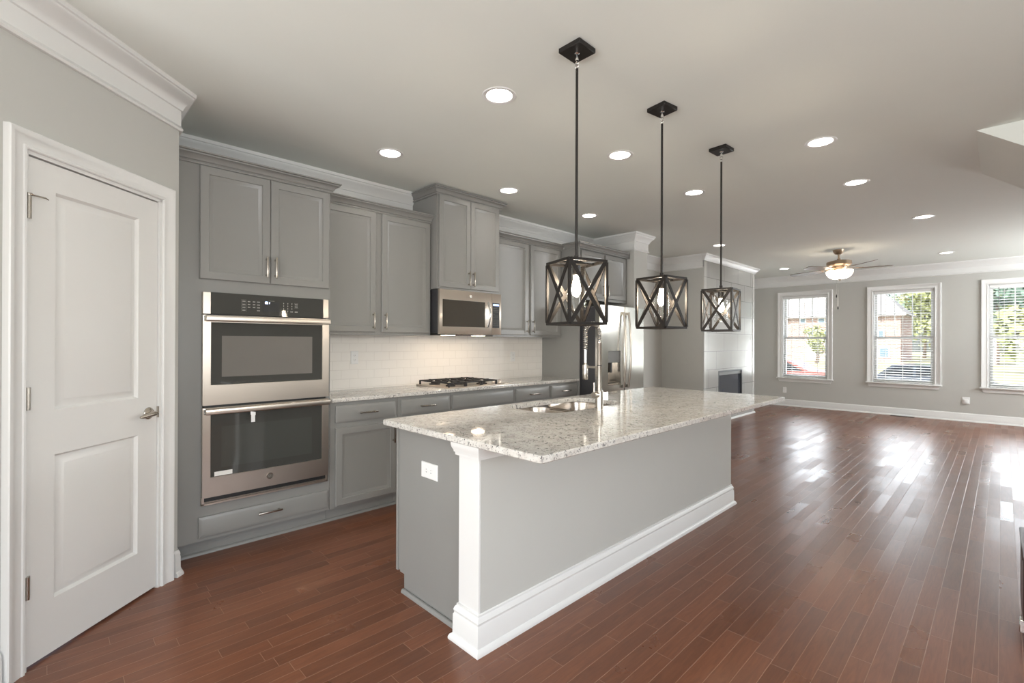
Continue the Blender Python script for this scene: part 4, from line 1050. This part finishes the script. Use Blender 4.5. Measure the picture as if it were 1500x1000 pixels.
def house(x0, x1, y0, y1, ze, zr, label, wins):
    h = thing('brick_house', ((x0+x1)/2, y0, GZ), label, 'house')
    MB().box(x0, x1, y0, y1, GZ, ze).build('wall', 'brick', h)
    mb = MB(); ym = (y0+y1)/2; o = .5; dd = (y1-y0)/2*.62
    A = [(x0-o, y0-o, ze), (x1+o, y0-o, ze), (x1+o, y1+o, ze), (x0-o, y1+o, ze)]; B = [(x0+dd, ym, zr), (x1-dd, ym, zr)]
    mb.quad(A[0], A[1], B[1], B[0]); mb.quad(A[2], A[3], B[0], B[1]); mb.poly([A[1], A[2], B[1]]); mb.poly([A[3], A[0], B[0]]); mb.quad(*A)
    mb.build('roof', 'shingle', h)
    MB().box(x0-o, x1+o, y0-o, y0-o+.1, ze-.15, ze+.12).build('gutter', 'white', h)
    for a, b, c_, d_ in wins:
        wf = MB().box(a-.12, b+.12, y0-.06, y0-.001, c_-.12, d_+.25).build('window_frame', 'white', h)
        MB().box(a, b, y0-.09, y0-.062, c_, d_).build('pane', 'bwin', wf)
    MB().box(-17.4, -16.3, y0-.08, y0-.001, GZ, 1.3).build('entrance_door', 'white', h)
    return h
house(-26, -8.1, 70, 80, 4.7, 8.6, 'brick house with pale hipped roof across the road, seen through the left and middle windows',
      [(-18.2, -17.7, 3.95, 4.4), (-16.2, -15.6, 3.95, 4.4), (-17.3, -16.8, 2.3, 2.8), (-16.5, -16.0, 2.3, 2.8), (-15.8, -15.4, 2.3, 2.8), (-10.1, -9.7, 2.0, 2.75), (-10.0, -9.2, -.2, .75), (-12.2, -11.5, 2.3, 2.8)])
def tree(x, y, ht, rw, trunk, leaf, label, n=2600, seed=1, ls=.34):
    rnd = random.Random(seed); t = thing('tree', (x, y, GZ), label, 'tree', 'trees outside the windows')
    MB().tube([(x, y, GZ), (x+.1, y, GZ+trunk), (x, y, GZ+ht*.7)], [.22, .16, .05], 8).build('trunk', 'bark', t)
    mb = MB(); lobes = [(Vector((rnd.uniform(-.6, .6)*rw, rnd.uniform(-.6, .6)*rw, trunk+(ht-trunk)*rnd.uniform(.15, .85))), rw*rnd.uniform(.35, .6)) for _ in range(14)]
    lobes.append((Vector((0, 0, trunk+(ht-trunk)*.45)), rw*.75)); lobes.append((Vector((0, 0, ht-rw*.5)), rw*.5))
    for _ in range(n):
        c, r = rnd.choice(lobes); d = Vector((rnd.gauss(0, 1), rnd.gauss(0, 1), rnd.gauss(0, 1))).normalized()
        p = Vector((x, y, GZ))+c+d*r*rnd.uniform(.65, 1.05)
        a = Vector((rnd.gauss(0, 1), rnd.gauss(0, 1), rnd.gauss(0, 1))).normalized(); b = d.cross(a).normalized()
        s_ = ls*rnd.uniform(.6, 1.3); a = (d.cross(b)*.8+d*rnd.uniform(-.5, .5))
        mb.quad(p-a*s_, p+b*s_*.6, p+a*s_, p-b*s_*.6)
    mb.build('foliage', leaf, t)
    return t
tree(-7.6, 88, 11.0, 4.2, 2.2, 'leafB', 'tall yellow-green tree right of the brick house, seen through the middle window', seed=3)
tree(-2.4, 112, 12.5, 4.6, 2.4, 'leafA', 'broad green tree at the right side of the middle window', seed=4)
tree(-11.8, 98, 10.0, 3.6, 2.4, 'leafC', 'blue-green tree half hidden behind the corner of the brick house', seed=5)
tree(-.4, 66, 11.5, 3.8, 2.0, 'leafC', 'dark blue-green tree filling the left part of the right-hand window', seed=6)
tree(5.8, 84, 13.0, 4.6, 2.0, 'leafA', 'green tree at the right border of the photo, behind the right-hand window', seed=8)
tree(1.6, 50, 5.0, 2.0, .8, 'leafB', 'low yellow-green tree in front of the dark trees, in the right-hand window', seed=9, n=1300)
tree(-13.6, 58, 4.0, 1.1, .7, 'leafB', 'small yellow-green tree before the brick house, in the left window', seed=10, n=1000, ls=.22)
